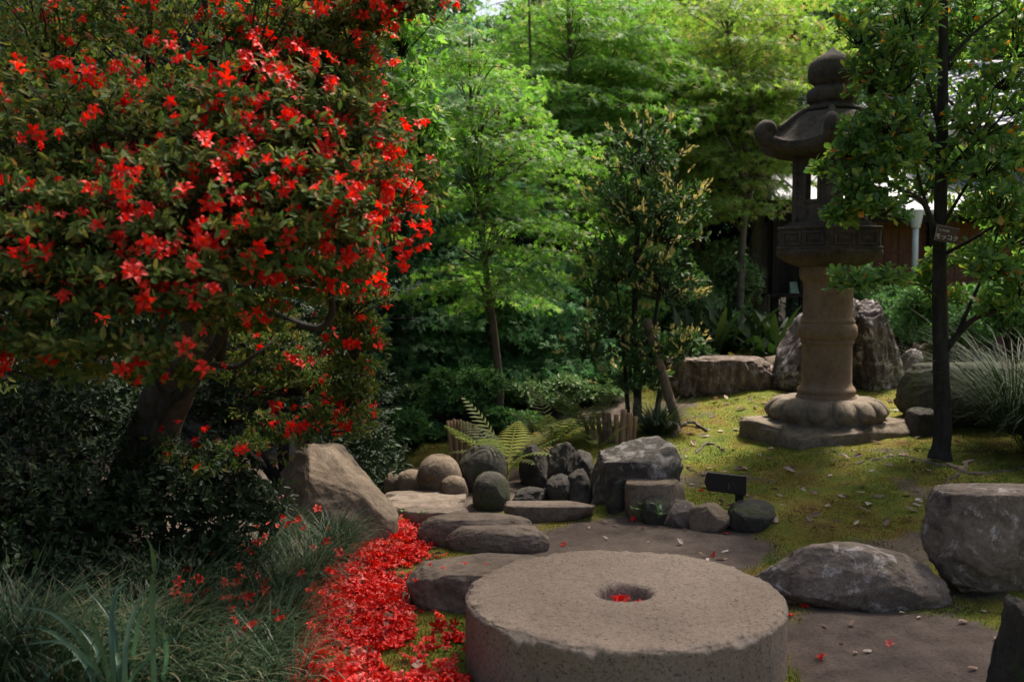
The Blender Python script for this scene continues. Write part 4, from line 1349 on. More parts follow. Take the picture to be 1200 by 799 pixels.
# maple with the reddish trunk
maple('maple_tree', 'tall maple with a thick reddish-brown trunk behind the yellow-tipped tree', gp(662, 12.0),
      [gp(668, 12.0), P(662, 420, 12), P(656, 360, 12), P(645, 310, 12), P(642, 260, 12), P(660, 180, 12.2), P(668, 90, 12.3), P(664, -40, 12.4)],
      [(P(660, 230, 12), 1.0, .8, .5, 32), (P(700, 150, 12), 1.1, .9, .6, 36), (P(650, 90, 12.2), 1.1, .9, .6, 36), (P(720, 50, 12.4), 1.0, .9, .6, 34), (P(650, 10, 12.6), 1.0, .9, .5, 26), (P(610, 330, 11.8), .7, .6, .3, 14), (P(760, 110, 12.4), .8, .8, .5, 28), (P(620, 160, 12.2), .9, .8, .5, 30), (P(690, 330, 11.6), .8, .6, .3, 20), (P(590, 60, 12.6), .7, .7, .4, 14), (P(720, 270, 11.9), .7, .6, .3, 16)],
      'maple_a', 3, 0.062, 0.085, 66, group=GM, L=0.7, W=0.42,
      limbs=[([P(648, 320, 12), P(630, 320, 11.8), P(612, 300, 11.6), P(590, 270, 11.6)], 0.04, 0.015), ([P(640, 266, 12), P(625, 180, 12), P(622, 80, 12), P(620, 0, 12)], 0.03, 0.012), ([P(650, 220, 12.1), P(690, 150, 12.1), P(720, 60, 12.3)], 0.025, 0.01)])
# airy maple right
maple('maple_tree', 'airy yellow-green maple with a knotted grey bough beside the lantern roof', gp(868, 12.6),
      [gp(868, 12.6), P(868, 330, 12.6), P(872, 260, 12.6), P(880, 210, 12.5), P(868, 150, 12.6), P(858, 80, 12.8), P(850, 0, 13)],
      [(P(850, 190, 12.5), 1.0, .8, .5, 30), (P(830, 120, 12.6), 1.0, .9, .5, 34), (P(880, 90, 12.8), 1.0, .9, .5, 34), (P(820, 40, 13), 1.1, .9, .5, 34), (P(920, 60, 13), .9, .8, .5, 26), (P(900, 160, 12.6), .7, .7, .35, 18), (P(840, 240, 12.3), .7, .6, .25, 16), (P(800, 170, 12.6), .6, .6, .4, 16), (P(900, 10, 13.2), 1.0, .9, .4, 22)],
      'maple_b', 5, 0.062, 0.055, 62, group=GM, L=0.65, W=0.4, bark='bark_grey',
      limbs=[([P(880, 212, 12.5), P(870, 205, 12.3), P(862, 185, 12.2), P(850, 160, 12.2)], 0.03, 0.01), ([P(880, 210, 12.5), P(905, 215, 12.3), P(925, 218, 12.2)], 0.02, 0.008), ([P(876, 230, 12.5), P(850, 200, 12.3), P(820, 180, 12.2)], 0.02, 0.008)])
maple('maple_tree', 'bright maple filling the gap between the young maple and the lantern', gp(770, 15.0),
      [gp(770, 15.0), P(772, 340, 15), P(775, 250, 15), P(770, 160, 15), P(765, 60, 15.2), P(760, -60, 15.4)],
      [(P(770, 230, 15), 1.5, 1, .7, 34), (P(740, 140, 15), 1.5, 1, .8, 40), (P(800, 80, 15.2), 1.5, 1, .8, 40), (P(740, 20, 15.4), 1.6, 1, .8, 36), (P(790, 300, 14.6), 1.2, .8, .4, 22), (P(830, -20, 15.5), 1.5, 1, .7, 24)],
      'maple_b', 6, 0.085, 0.10, 60, group=GM, L=0.9, W=0.55)

# ------------------------------------------------------------------ broadleaf trees nearer the azalea
leafy('broadleaf_tree', 'fresh green broadleaf tree showing between the azalea and the maples', 'tree', gp(430, 8.6),
      [(P(450, 110, 8.4), .45, .4, 130), (P(490, 160, 8.4), .35, .3, 110), (P(440, 200, 8.5), .4, .3, 110), (P(470, 40, 8.6), .4, .35, 100), (P(500, 210, 8.4), .25, .2, 70), (P(420, 280, 8.6), .35, .25, 80), (P(400, 30, 8.8), .5, .4, 90)],
      'maple_a', 'oval', 0.085, 6, seed=31, spread=1.1, bark='bark_dark', twig=5,
      stems=[([gp(430, 8.6), P(432, 400, 8.6), P(436, 280, 8.6), P(445, 180, 8.5), P(455, 80, 8.5), P(460, -10, 8.6)], 0.05, 0.015), ([P(440, 230, 8.5), P(480, 190, 8.4), P(505, 180, 8.4)], 0.015, 0.006), ([P(450, 130, 8.5), P(490, 130, 8.4)], 0.012, 0.005)])
leafy('evergreen_tree', 'dark evergreen tree with a thick grey trunk rising behind the azalea', 'tree', gp(322, 7.4),
      [(P(80, 60, 7.4), 1.2, .8, 420), (P(200, 100, 7.2), 1.0, .7, 380), (P(330, 60, 7.8), .9, .7, 320), (P(120, 230, 7.2), 1.1, .7, 380), (P(260, 240, 7.4), .9, .7, 320), (P(380, 180, 7.8), .6, .6, 240), (P(20, 330, 7.0), .9, .6, 300), (P(380, 330, 7.8), .6, .6, 260), (P(-60, 150, 7.2), 1, 1, 300), (P(240, 0, 7.6), 1.3, .6, 260), (P(200, 350, 7.2), .9, .5, 300),
       # unseen boughs added forward above the frame to shade the azalea
       (Vector((-1.9, 5.2, 4.6)), .7, .4, 240), (Vector((-2.6, 4.6, 4.4)), .8, .4, 260), (Vector((-3.2, 5.4, 4.8)), .9, .45, 260), (Vector((-2.3, 6.1, 5.0)), .9, .5, 260), (Vector((-3.4, 4.0, 4.2)), .8, .4, 240), (Vector((-1.5, 6.2, 5.2)), .7, .4, 200), (Vector((-2.6, 3.6, 4.2)), .6, .3, 160), (Vector((-4.0, 4.8, 4.4)), .9, .5, 240)],
      'far_dk', 'oval', 0.09, 7, seed=33, bark='bark_grey', twig=5,
      stems=[([gp(322, 7.4), P(322, 420, 7.4), P(320, 280, 7.2), P(321, 180, 7.0), P(323, 90, 6.8), P(326, -40, 6.8)], 0.12, 0.075), ([P(322, 160, 7.0), P(280, 100, 7), P(240, 20, 7)], 0.03, 0.01), ([P(322, 240, 7.2), P(220, 200, 7), P(120, 190, 7)], 0.035, 0.01), ([P(325, -20, 6.8), Vector((-2.0, 6.2, 4.2)), Vector((-2.4, 5.2, 4.4)), Vector((-3.0, 4.2, 4.2))], 0.05, 0.015)])

# the small tree with pale new shoots
leafy('yellow_tipped_tree', 'small dark evergreen tree with cream-yellow shoots, propped by a stake', 'tree', gp(748, 8.9),
      [(P(755, 180, 8.9), .42, .32, 121), (P(740, 235, 8.9), .5, .3, 175), (P(775, 260, 8.8), .45, .3, 162), (P(730, 310, 8.9), .45, .28, 162), (P(780, 330, 8.8), .38, .25, 135), (P(720, 380, 8.8), .35, .2, 108), (P(770, 410, 8.7), .35, .16, 101), (P(740, 440, 8.8), .35, .16, 101), (P(700, 330, 8.8), .22, .2, 47), (P(800, 230, 8.8), .25, .25, 60), (P(690, 410, 8.6), .25, .12, 54), (P(800, 400, 8.6), .22, .1, 54)],
      'leaf_tip', 'oval', 0.062, 7, seed=41, spread=0.85, tips_yellow=0.36, singles=0, twig=4,
      stems=[([gp(748, 8.9), P(747, 440, 8.9), P(744, 380, 8.9), P(746, 300, 8.9), P(750, 220, 8.9), P(752, 140, 8.9)], 0.045, 0.015), ([gp(738, 8.8), P(732, 430, 8.8), P(728, 380, 8.8), P(722, 330, 8.8)], 0.022, 0.008), ([gp(770, 9.0), P(775, 440, 9), P(768, 380, 9), P(780, 300, 8.9), P(800, 230, 8.9)], 0.03, 0.008), ([P(746, 330, 8.9), P(720, 280, 8.9), P(705, 240, 8.9)], 0.014, 0.006), ([P(747, 300, 8.9), P(780, 240, 8.8), P(795, 200, 8.8)], 0.014, 0.006)])

# the tree on the right with the name plate
def make_mokkoku():
    Y = 7.05
    b = gp(1106, Y)
    cl = []
    for (px, py, y, rx, rz, n) in [
            (1008, 30, 6.9, .2, .16, 30), (1060, 20, 6.9, .26, .16, 38), (1140, 20, 7.1, .3, .18, 42), (1190, 40, 7.1, .25, .18, 34), (1022, 92, 6.8, .19, .12, 30), 
            (1060, 90, 6.8, .22, .14, 34), (1040, 140, 6.7, .22, .11, 34), (992, 178, 6.7, .12, .05, 14), (1005, 212, 6.6, .18, .09, 26), (1060, 170, 6.7, .22, .11, 34), (1090, 175, 6.7, .2, .1, 28),
            (1130, 110, 6.9, .25, .14, 34), (1190, 120, 7.0, .2, .10, 18), (1150, 190, 6.8, .26, .13, 40), (1190, 215, 6.9, .2, .12, 26), (985, 250, 6.6, .13, .06, 18), (1035, 240, 6.6, .2, .09, 26),
            (1140, 245, 6.7, .24, .12, 34), (1185, 270, 6.8, .22, .12, 34), (1120, 300, 6.6, .2, .07, 28), (1160, 310, 6.7, .22, .10, 34), (1195, 330, 6.8, .2, .12, 28), (995, 328, 6.6, .15, .05, 20), (1040, 325, 6.6, .14, .06, 14),
            (1085, 325, 6.6, .14, .06, 16), (1110, 345, 6.7, .16, .06, 16), (1170, 355, 6.8, .15, .06, 18), (962, 195, 6.7, .06, .03, 5), (1080, -30, 7, .5, .2, 40), (1180, -30, 7, .4, .2, 36), (1250, 120, 7, .4, .3, 40), (1250, 260, 7, .4, .3, 40), 
             (1230, 30, 7, .3, .2, 30), (1012, 160, 6.7, .16, .10, 26), (1030, 190, 6.6, .18, .10, 28), (1012, 235, 6.6, .16, .08, 24), (1075, 120, 6.8, .2, .14, 28), (1110, 60, 6.9, .24, .16, 34), (1150, 140, 6.8, .22, .14, 30), (1080, 215, 6.7, .16, .09, 20), (1170, 235, 6.7, .2, .12, 28), (1130, 190, 6.8, .18, .1, 22), (1040, 60, 6.8, .2, .14, 28), (1175, 85, 6.9, .2, .14, 28), (1195, 175, 6.9, .2, .14, 28)]:
        if abs(px - 1105) < 42:
            y = 7.45               # these sprays grow on the far side of the trunk
        cl.append((P(px, py, y), rx * 1.1, rz * 1.5, int(n * 1.6)))
    # unseen upper crown, spread and filled out to shade the foreground
    rg = np.random.default_rng(7)
    for i in range(26):
        a = i * 2.399
        rr = 2.1 * math.sqrt((i + 0.5) / 26)
        cl.append((Vector((b.x - 0.35 + rr * math.cos(a), Y + rr * math.sin(a) * 0.95, 4.2 + rg.uniform(0, 1.6))), 0.55, 0.32, 140))
    stems = [([b, P(1105, 500, Y), P(1103, 430, Y), P(1101, 340, Y), P(1102, 260, Y), P(1104, 180, Y), P(1105, 90, Y), P(1106, 0, Y), P(1106, -180, Y), P(1100, -420, Y)], 0.072, 0.02),
             ([P(1102, 420, Y), P(1120, 395, 7), P(1140, 375, 6.9), P(1165, 365, 6.9), P(1200, 358, 6.9), P(1240, 350, 6.9)], 0.026, 0.012),
             ([P(1122, 392, 7), P(1140, 350, 6.9), P(1158, 310, 6.8), P(1170, 270, 6.8)], 0.016, 0.006),
             ([P(1101, 300, Y), P(1092, 262, 6.9), P(1080, 235, 6.8), P(1055, 222, 6.7), P(1030, 205, 6.7), P(1005, 190, 6.7)], 0.026, 0.008),
             ([P(1068, 228, 6.75), P(1045, 240, 6.7), P(1020, 238, 6.6), P(990, 250, 6.6)], 0.012, 0.005),
             ([P(1103, 180, Y), P(1085, 150, 6.9), P(1060, 120, 6.8), P(1030, 100, 6.8), P(1000, 80, 6.8)], 0.022, 0.007),
             ([P(1103, 160, Y), P(1090, 110, 6.9), P(1075, 60, 6.9), P(1060, 10, 6.9)], 0.02, 0.008),
             ([P(1104, 190, Y), P(1130, 150, 7), P(1160, 110, 7), P(1200, 75, 7), P(1240, 50, 7)], 0.022, 0.009),
             ([P(1104, 210, Y), P(1140, 170, 6.9), P(1175, 150, 6.9), P(1215, 130, 6.9)], 0.018, 0.007),
             ([P(1102, 270, Y), P(1125, 230, 6.9), P(1145, 200, 6.8), P(1160, 180, 6.8)], 0.014, 0.006),
             ([P(1103, 300, Y), P(1140, 280, 6.9), P(1170, 262, 6.9), P(1210, 240, 6.9)], 0.016, 0.006),
             ([P(1101, 350, Y), P(1080, 335, 6.8), P(1040, 328, 6.7), P(1000, 330, 6.6)], 0.010, 0.004),
             ([P(1104, 80, Y), P(1140, 40, 7), P(1180, 10, 7)], 0.016, 0.007),
             ([P(1101, 280, Y), P(1086, 240, 7), P(1075, 200, 6.95), P(1070, 160, 6.9)], 0.018, 0.006),
             ([P(1102, 200, Y), P(1060, 180, 6.8), P(1020, 165, 6.7), P(985, 170, 6.7)], 0.012, 0.005)]
    leafy('broadleaf_tree', 'glossy-leaved tree with a straight dark trunk and a brown name plate', 'tree', b, cl, 'leaf_mok', 'round', 0.064, 8, stems=stems, bark='bark_dark', seed=50, singles=300, spread=1.0, twig=3, upbias=0.7)
make_mokkoku()

# ------------------------------------------------------------------ background trees
def far_tree(px, Y, h, r, mat, seed, label, size=0.13, n=300, bark='bark_dark', tr=0.13, lowz=0.25, group='trees at the back of the garden', leaf='quad', lean=0.0):
    rng = np.random.default_rng(seed + 77)
    b = gp(px, Y)
    b.z -= 0.05
    cl = []
    m = 12
    for i in range(m):
        f = (i + 0.5) / m
        z = b.z + h * (lowz + (1 - lowz) * f)
        prof = math.sin(math.pi * min(1, 0.18 + 0.78 * f)) ** 0.7
        a = i * 2.4 + rng.random()
        off = r * prof * 0.55
        cl.append((Vector((b.x + lean * f * h + off * math.cos(a), b.y + off * math.sin(a), z)), r * prof * 0.62 + 0.15, h * 0.09 + 0.1, int(n * (0.4 + 0.6 * prof))))
    stems = [([b, b + Vector((rng.normal() * 0.05, 0, h * 0.3)), b + Vector((lean * h * 0.5 + rng.normal() * 0.1, 0, h * 0.6)), b + Vector((lean * h, 0, h * 0.97))], tr, tr * 0.25)]
    for i in range(0, m, 2):
        c = cl[i][0]
        p0 = b + Vector((lean * (c.z - b.z), 0, (c.z - b.z) * 0.75))
        stems.append(([p0, (p0 + c) / 2 + Vector((0, 0, 0.1)), c], tr * 0.3, tr * 0.1))
    return leafy('background_tree', label, 'tree', b, cl, mat, leaf, size, 6, stems=stems, bark=bark, seed=seed, spread=1.15, twig=14, group=group, jitter=0.06, tier=0.35, upbias=0.3)

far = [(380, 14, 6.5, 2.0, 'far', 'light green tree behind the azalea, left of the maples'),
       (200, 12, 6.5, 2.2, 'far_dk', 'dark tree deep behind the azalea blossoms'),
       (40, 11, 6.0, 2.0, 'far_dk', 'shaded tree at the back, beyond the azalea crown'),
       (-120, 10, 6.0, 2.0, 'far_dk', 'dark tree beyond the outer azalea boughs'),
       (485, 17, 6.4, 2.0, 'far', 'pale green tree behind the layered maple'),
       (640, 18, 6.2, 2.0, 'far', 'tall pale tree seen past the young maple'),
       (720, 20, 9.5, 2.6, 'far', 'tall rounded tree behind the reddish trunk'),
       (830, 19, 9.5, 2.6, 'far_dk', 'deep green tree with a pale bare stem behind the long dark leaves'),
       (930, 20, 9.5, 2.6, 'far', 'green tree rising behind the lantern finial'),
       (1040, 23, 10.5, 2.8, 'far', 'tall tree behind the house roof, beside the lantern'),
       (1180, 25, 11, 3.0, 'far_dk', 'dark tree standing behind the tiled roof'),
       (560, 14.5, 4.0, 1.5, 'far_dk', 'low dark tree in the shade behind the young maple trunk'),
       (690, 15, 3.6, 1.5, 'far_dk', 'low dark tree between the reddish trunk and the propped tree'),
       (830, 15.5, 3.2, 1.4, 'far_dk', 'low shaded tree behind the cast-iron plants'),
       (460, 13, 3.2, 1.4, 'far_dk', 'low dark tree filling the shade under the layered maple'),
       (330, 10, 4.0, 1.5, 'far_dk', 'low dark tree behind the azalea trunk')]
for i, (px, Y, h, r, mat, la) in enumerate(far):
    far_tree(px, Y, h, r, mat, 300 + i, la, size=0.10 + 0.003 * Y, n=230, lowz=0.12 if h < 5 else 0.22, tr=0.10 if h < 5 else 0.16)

# distant wood that closes the view
def far_wood():
    rng = np.random.default_rng(9)
    n = 26000
    x = rng.uniform(-30, 34, n)
    y = rng.uniform(26, 34, n)
    zt = 8.5 + 2.2 * fbm(np.stack([x * 0.25, y * 0.1, x * 0], 1), 3)
    gap = np.exp(-((x - (572 - 600) / FPX * 30) / 1.5) ** 2)
    zt = zt * (1 - 0.5 * gap)
    z = H(x, y) + zt * rng.random(n) ** 0.8
    pos = np.stack([x, y, z], 1)
    pos += 0.9 * np.stack([fbm(pos * 0.7, 2), fbm(pos * 0.7 + 9, 2), fbm(pos * 0.7 + 21, 2)], 1)
    ax = rand_unit(rng, n) + np.array([0, -0.2, -0.2])
    up = np.array([0, -0.4, 1]) + rng.normal(size=(n, 3)) * 0.6
    me = leaves_mesh('distant_wood', 'quad', pos, frames(ax, up), rng.uniform(0.35, 0.65, n), rng)
    o = link('distant_wood', me, M['far'])
    tag(o, 'distant green wood closing the view behind the garden', 'wood', kind='stuff')
far_wood()

# background shrubs
def shrub(px, py_top, Y, w, label, mat, seed, size=0.035, n=420, group=None, leaf='oval', name='shrub', hh=None, flat=0.55):
    b = gp(px, Y)
    top = P(px, py_top, Y).z
    h = (top - b.z)
    rng = np.random.default_rng(seed)
    cl = [(Vector((b.x, b.y, b.z + h * 0.5)), w * 0.5, h * 0.42, n)]
    for k in range(7):
        a = k * 0.9 + rng.random() * 0.5
        rr = w * 0.3
        cl.append((Vector((b.x + rr * math.cos(a), b.y + rr * math.sin(a) * 0.8, b.z + h * rng.uniform(0.35, 0.9))), w * rng.uniform(0.16, 0.32), h * rng.uniform(0.14, 0.26), int(n * 0.35)))
    return leafy(name, label, 'shrub', b, cl, mat, leaf, size, 6, seed=seed, group=group, stem_r=0.02, twig=12, low=-0.5)
GB = 'shrubs under the maples'
shrub(492, 438, 9.6, 0.62, 'clipped light-topped shrub behind the bamboo stakes', 'shrub_lt', 401, group=GB)
shrub(530, 402, 10.6, 1.0, 'deep green shrub in the shade of the layered maple', 'shrub', 402, group=GB)
shrub(622, 408, 10.2, 0.95, 'rounded bright shrub beside the young maple trunk', 'shrub_lt', 403, group=GB)
shrub(440, 480, 8.6, 0.9, 'dark green bush spilling beside the cobbles', 'shrub', 404, group=GB, size=0.045)
shrub(480, 490, 8.9, 0.7, 'low dark bush right behind the bamboo stakes', 'shrub', 405, group=GB, size=0.045)
shrub(690, 425, 10.6, 0.9, 'green shrub behind the fern bank', 'shrub', 406, group=GB)
shrub(540, 432, 9.2, 0.8, 'dark glossy bush between the bamboo stakes and the young maple', 'shrub', 415, group=GB, size=0.04)
shrub(640, 440, 9.5, 0.85, 'spreading green bush behind the pale fern', 'shrub_lt', 416, group=GB, size=0.04)
shrub(600, 480, 8.9, 0.5, 'low leafy bush behind the tall airy fern', 'shrub', 417, group=GB, size=0.04)
shrub(690, 450, 9.7, 0.7, 'olive bush behind the ring of short stakes', 'shrub_lt', 418, group=GB, size=0.04)
shrub(560, 470, 9.6, 0.6, 'dark shrub at the foot of the young maple', 'shrub', 407, group=GB)
shrub(808, 330, 12.2, 1.3, 'bright green shrub beside the long dark leaves', 'shrub_lt', 408, group='shrubs near the house', size=0.05)
shrub(845, 292, 13.0, 1.2, 'bright leafy bush in front of the bare brown trunk', 'shrub_lt', 419, group='shrubs near the house', size=0.05)
shrub(775, 300, 13.2, 1.3, 'light green bush between the propped tree and the bare trunks', 'shrub_lt', 420, group='shrubs near the house', size=0.05)
shrub(770, 350, 12.4, 1.2, 'green shrub behind the propped tree', 'shrub', 409, group='shrubs near the house', size=0.05)
shrub(1060, 338, 11.6, 1.0, 'dense dark clipped hedge bush in front of the wooden wall', 'shrub', 410, group='shrubs near the house', n=700, size=0.04)
shrub(1120, 340, 11.8, 0.9, 'dark clipped hedge bush behind the plated tree trunk', 'shrub', 411, group='shrubs near the house', n=600, size=0.04)
shrub(1190, 325, 12, 1.1, 'dark clipped bush behind the drooping grass', 'shrub', 412, group='shrubs near the house', n=600, size=0.04)
shrub(1020, 300, 12.6, 0.8, 'fine-leaved shrub leaning on the wooden wall', 'shrub', 413, group='shrubs near the house', n=260, size=0.04)
shrub(808, 395, 10.2, 0.45, 'yellow-leaved shrublet beside the tree stump', 'leaf_tip', 414, group='shrubs near the house', n=120, size=0.05)

# ------------------------------------------------------------------ blades: grass, aspidistra, fern
def blade_tpl(w, segs, droop, fold=0.25):
    V, F = [], []
    for i in range(segs + 1):
        t = i / segs
        a = droop * t
        # arc leaning outward
        if abs(droop) > 1e-3:
            x = (1 - math.cos(a)) / droop
            z = math.sin(a) / droop
        else:
            x, z = 0, t
        ww = w * (1 - t ** 2.2) * (0.6 + 0.4 * min(1, t * 5))
        V += [[x, -ww / 2, z], [x, ww / 2, z]]
    for i in range(segs):
        F.append([2 * i, 2 * i + 1, 2 * i + 3, 2 * i + 2])
    return np.array(V), np.array(F)

def tuft(rng, centers, n, L, w, droop=(0.6, 2.2), segs=5, base_r=0.03, lean=0.35):
    Vs, Fs, A, off = [], [], [], 0
    for c in centers:
        for i in range(n):
            T, F = blade_tpl(w * rng.uniform(0.7, 1.3), segs, rng.uniform(*droop))
            l = L * rng.uniform(0.55, 1.2)
            a = rng.random() * 6.283
            tl = abs(rng.normal()) * lean
            V = T * np.array([l, 1, l])
            V[:, 0] += np.sin(tl) * V[:, 2]
            ca, sa = math.cos(a), math.sin(a)
            r = base_r * math.sqrt(rng.random())
            V = np.stack([V[:, 0] * ca - V[:, 1] * sa + r * ca, V[:, 0] * sa + V[:, 1] * ca + r * sa, V[:, 2]], 1) + np.array(c)
            Vs.append(V); Fs.append(F + off); off += len(V)
            A.append(np.full(len(V), rng.random()))
    return np.concatenate(Vs), np.concatenate(Fs), np.concatenate(A)

def mondo_bank():
    rng = np.random.default_rng(61)
    cs = []
    poly = [(330, 640), (405, 590), (425, 640), (360, 700), (345, 760), (350, 830), (120, 850), (-40, 850), (-40, 770), (150, 720), (230, 690)]
    def inside(x, y):
        c = False
        j = len(poly) - 1
        for i in range(len(poly)):
            if (poly[i][1] > y) != (poly[j][1] > y) and x < (poly[j][0] - poly[i][0]) * (y - poly[i][1]) / (poly[j][1] - poly[i][1] + 1e-9) + poly[i][0]:
                c = not c
            j = i
        return c
    while len(cs) < 150:
        px, py = rng.uniform(-40, 430), rng.uniform(580, 850)
        if inside(px, py):
            g = G(px, py)
            # sample evenly over the ground rather than over the picture
            if rng.random() < min(1, (g.y / 5.0) ** 2):
                cs.append(np.array(g) - np.array([0, 0, 0.01]))
    V, F, A = tuft(rng, cs, 60, 0.32, 0.0060, (0.9, 2.6), 5, 0.05, 0.45)
    me = mesh_np('mondo_grass', V, F, {'rnd': A}, False)
    o = link('mondo_grass', me, M['mondo'])
    tag(o, 'fine dark arching mondo grass along the edge of the fallen petals', 'grass', kind='stuff')
    return cs
mondo_cs = mondo_bank()

def long_leaf_plant():
    rng = np.random.default_rng(63)
    root = empty('strap_leaf_plant', G(110, 790), 'clump of long arching strap leaves in the shaded grass', 'plant')
    arcs = [[(140, 790), (137, 765), (128, 722), (95, 683)], [(155, 795), (158, 755), (170, 710), (212, 688)], [(146, 780), (150, 740), (158, 715), (172, 687)], [(108, 790), (98, 755), (60, 718), (-5, 709)],
            [(132, 775), (130, 732), (136, 695), (152, 680)], [(178, 700), (181, 670), (178, 645), (170, 625)], [(110, 800), (85, 760), (45, 735), (-10, 745)], [(120, 800), (100, 770), (70, 752), (20, 756)],
            [(95, 805), (115, 770), (100, 742), (78, 725)], [(190, 805), (195, 770), (192, 745), (184, 728)], [(60, 810), (50, 780), (30, 760), (-5, 765)], [(150, 805), (175, 770), (190, 752), (225, 742)], [(40, 810), (65, 785), (88, 772), (118, 770)], [(128, 800), (116, 750), (108, 726), (112, 704)]]
    for i, arc in enumerate(arcs):
        Y = 3.02 + rng.uniform(-0.12, 0.12)
        ps = [np.array(P(px, py, Y + 0.05 * k * (-1) ** i)) for k, (px, py) in enumerate(arc)]
        root_pt = ps[0].copy(); root_pt[2] = Hs(root_pt[0], root_pt[1]) - 0.01
        pts = curve(([root_pt] if root_pt[2] < ps[0][2] - 0.03 else []) + ps, 6)
        n = len(pts)
        tan = np.gradient(pts, axis=0)
        side = np.cross(tan, [0.15, -0.6, 0.7]); side /= np.linalg.norm(side, axis=1)[:, None]
        w = 0.008 * np.interp(np.linspace(0, 1, n), [0, 0.2, 0.7, 1], [0.8, 1, 0.85, 0.05])
        nrm = np.cross(side, tan); nrm /= np.linalg.norm(nrm, axis=1)[:, None]
        V = np.concatenate([np.stack([pts - side * w[:, None], pts - nrm * 0.003, pts + side * w[:, None]], 1).reshape(-1, 3)])
        F = []
        for k in range(n - 1):
            F += [[3 * k, 3 * k + 1, 3 * k + 4, 3 * k + 3], [3 * k + 1, 3 * k + 2, 3 * k + 5, 3 * k + 4]]
        me = mesh_np('strap_leaf', V, np.array(F), {'rnd': np.zeros(len(V))}, True)
        link('strap_leaf', me, M['strap'], root)
long_leaf_plant()

def grass_plant(name, label, c, n, L, w, seed, mat='mondo', droop=(0.8, 2.4), base_r=0.08, lean=0.5, extra=()):
    rng = np.random.default_rng(seed)
    root = empty(name, c, label, 'plant')
    V, F, A = tuft(rng, [np.array(c)] + [np.array(e) for e in extra], n, L, w, droop, 6, base_r, lean)
    me = mesh_np('blades', V, F, {'rnd': A}, False)
    link('blades', me, M[mat], root, 'stuff')
g = G(774, 512)
grass_plant('grass_tuft', 'round dense tuft of dark mondo grass below the stake', (g.x, g.y + 0.15, g.z), 700, 0.34, 0.0058, 71, base_r=0.11, lean=0.55)
bR = P(1185, 470, 7.35)
grass_plant('drooping_grass', 'fountain of long drooping grass growing over the dark boulder', (bR.x, 7.3, Hs(bR.x, 7.3) + 0.12), 620, 1.15, 0.006, 73, mat='mondo_dk', droop=(1.4, 3.0), base_r=0.16, lean=0.45, extra=[(bR.x + 0.35, 7.2, Hs(bR.x + 0.35, 7.2) + 0.05), (bR.x + 0.1, 7.0, Hs(bR.x + 0.1, 7.0))])

def aspidistra():
    rng = np.random.default_rng(81)
    Y = 11.2
    root = empty('cast_iron_plant', gp(862, Y), 'large clump of long broad dark leaves behind the tree stump', 'plant')
    me_l = []
    for v in range(4):
        T, F = [], []
        n = 8
        dr = (0.5, 0.9, 1.3, 1.7)[v]
        for i in range(n + 1):
            t = i / n
            a = dr * t
            x, z = (1 - math.cos(a)) / dr, math.sin(a) / dr
            w = 0.05 * (math.sin(math.pi * min(1, max(0.0, (t - 0.15) / 0.85))) ** 0.8 if t > 0.15 else 0.04) + 0.006
            T += [[x, -w, z + 0.02], [x, 0, z], [x, w, z + 0.02]]
        for i in range(n):
            q = 3 * i
            F += [[q, q + 1, q + 4, q + 3], [q + 1, q + 2, q + 5, q + 4]]
        me = mesh_np('leaf', np.array(T), np.array(F), {'rnd': np.zeros(len(T))}, True)
        me.materials.append(M['aspid'])
        me_l.append(me)
    for i in range(190):
        px = rng.uniform(798, 925)
        y = Y + rng.uniform(-0.5, 0.6)
        b = gp(px, y)
        o = bpy.data.objects.new('leaf', me_l[rng.integers(0, 4)])
        COL.objects.link(o)
        adopt(o, root)
        L = rng.uniform(0.5, 0.9)
        o.matrix_basis = Matrix.Translation(b - Vector((0, 0, 0.03))) @ Matrix.Rotation(rng.random() * 6.283, 4, 'Z') @ Matrix.Rotation(abs(rng.normal()) * 0.22, 4, 'Y') @ Matrix.Diagonal((L, rng.uniform(0.8, 1.1), L, 1))
aspidistra()

def frond_mesh(seed, L=1.0, pairs=22, curl=1.2):
    rng = np.random.default_rng(seed)
    V, F = [], []
    prev = None
    def at(t):
        a = curl * t
        return np.array([(1 - math.cos(a)) / curl, 0, math.sin(a) / curl]), np.array([math.sin(a), 0, math.cos(a)]), np.array([math.cos(a), 0, -math.sin(a)])
    for i in range(pairs):
        t = 0.22 + 0.78 * i / pairs
        p, tg, nr = at(t)
        ln = 0.24 * math.sin(math.pi * min(1, 0.25 + 0.75 * (1 - (t - 0.22) / 0.78) * 0.95)) ** 1.2 * min(1, 0.5 + i * 0.2)
        if i > pairs * 0.4:
            ln *= (1 - (i / pairs - 0.4) / 0.62) ** 0.9 * 0.9 + 0.1
        for s in (-1, 1):
            d = np.array([0, s, 0]) * 0.93 + tg * 0.38 - nr * (-0.10)
            d /= np.linalg.norm(d)
            b = len(V)
            wv = tg * 0.013
            mid = p + d * ln * 0.5 + nr * 0.01 * ln
            e = p + d * ln + nr * 0.12 * ln
            V += [p - wv * 0.5, p + wv * 0.5, mid + wv, mid - wv, e]
            F += [[b, b + 1, b + 2, b + 3], [b + 3, b + 2, b + 4, b + 4]]
    # rachis
    b = len(V)
    m = 12
    for i in range(m + 1):
        p, tg, nr = at(i / m)
        w = 0.006 * (1 - 0.8 * i / m)
        V += [p + np.array([0, -w, 0]), p + np.array([0, w, 0])]
    for i in range(m):
        F.append([b + 2 * i, b + 2 * i + 1, b + 2 * i + 3, b + 2 * i + 2])
    V = np.array(V)
    quads = [f for f in F if f[3] != f[2]]
    tris = [f[:3] for f in F if f[3] == f[2]]
    return mesh_np('frond', V, [np.array(quads), np.array(tris)], {'rnd': np.zeros(len(V))}, False)

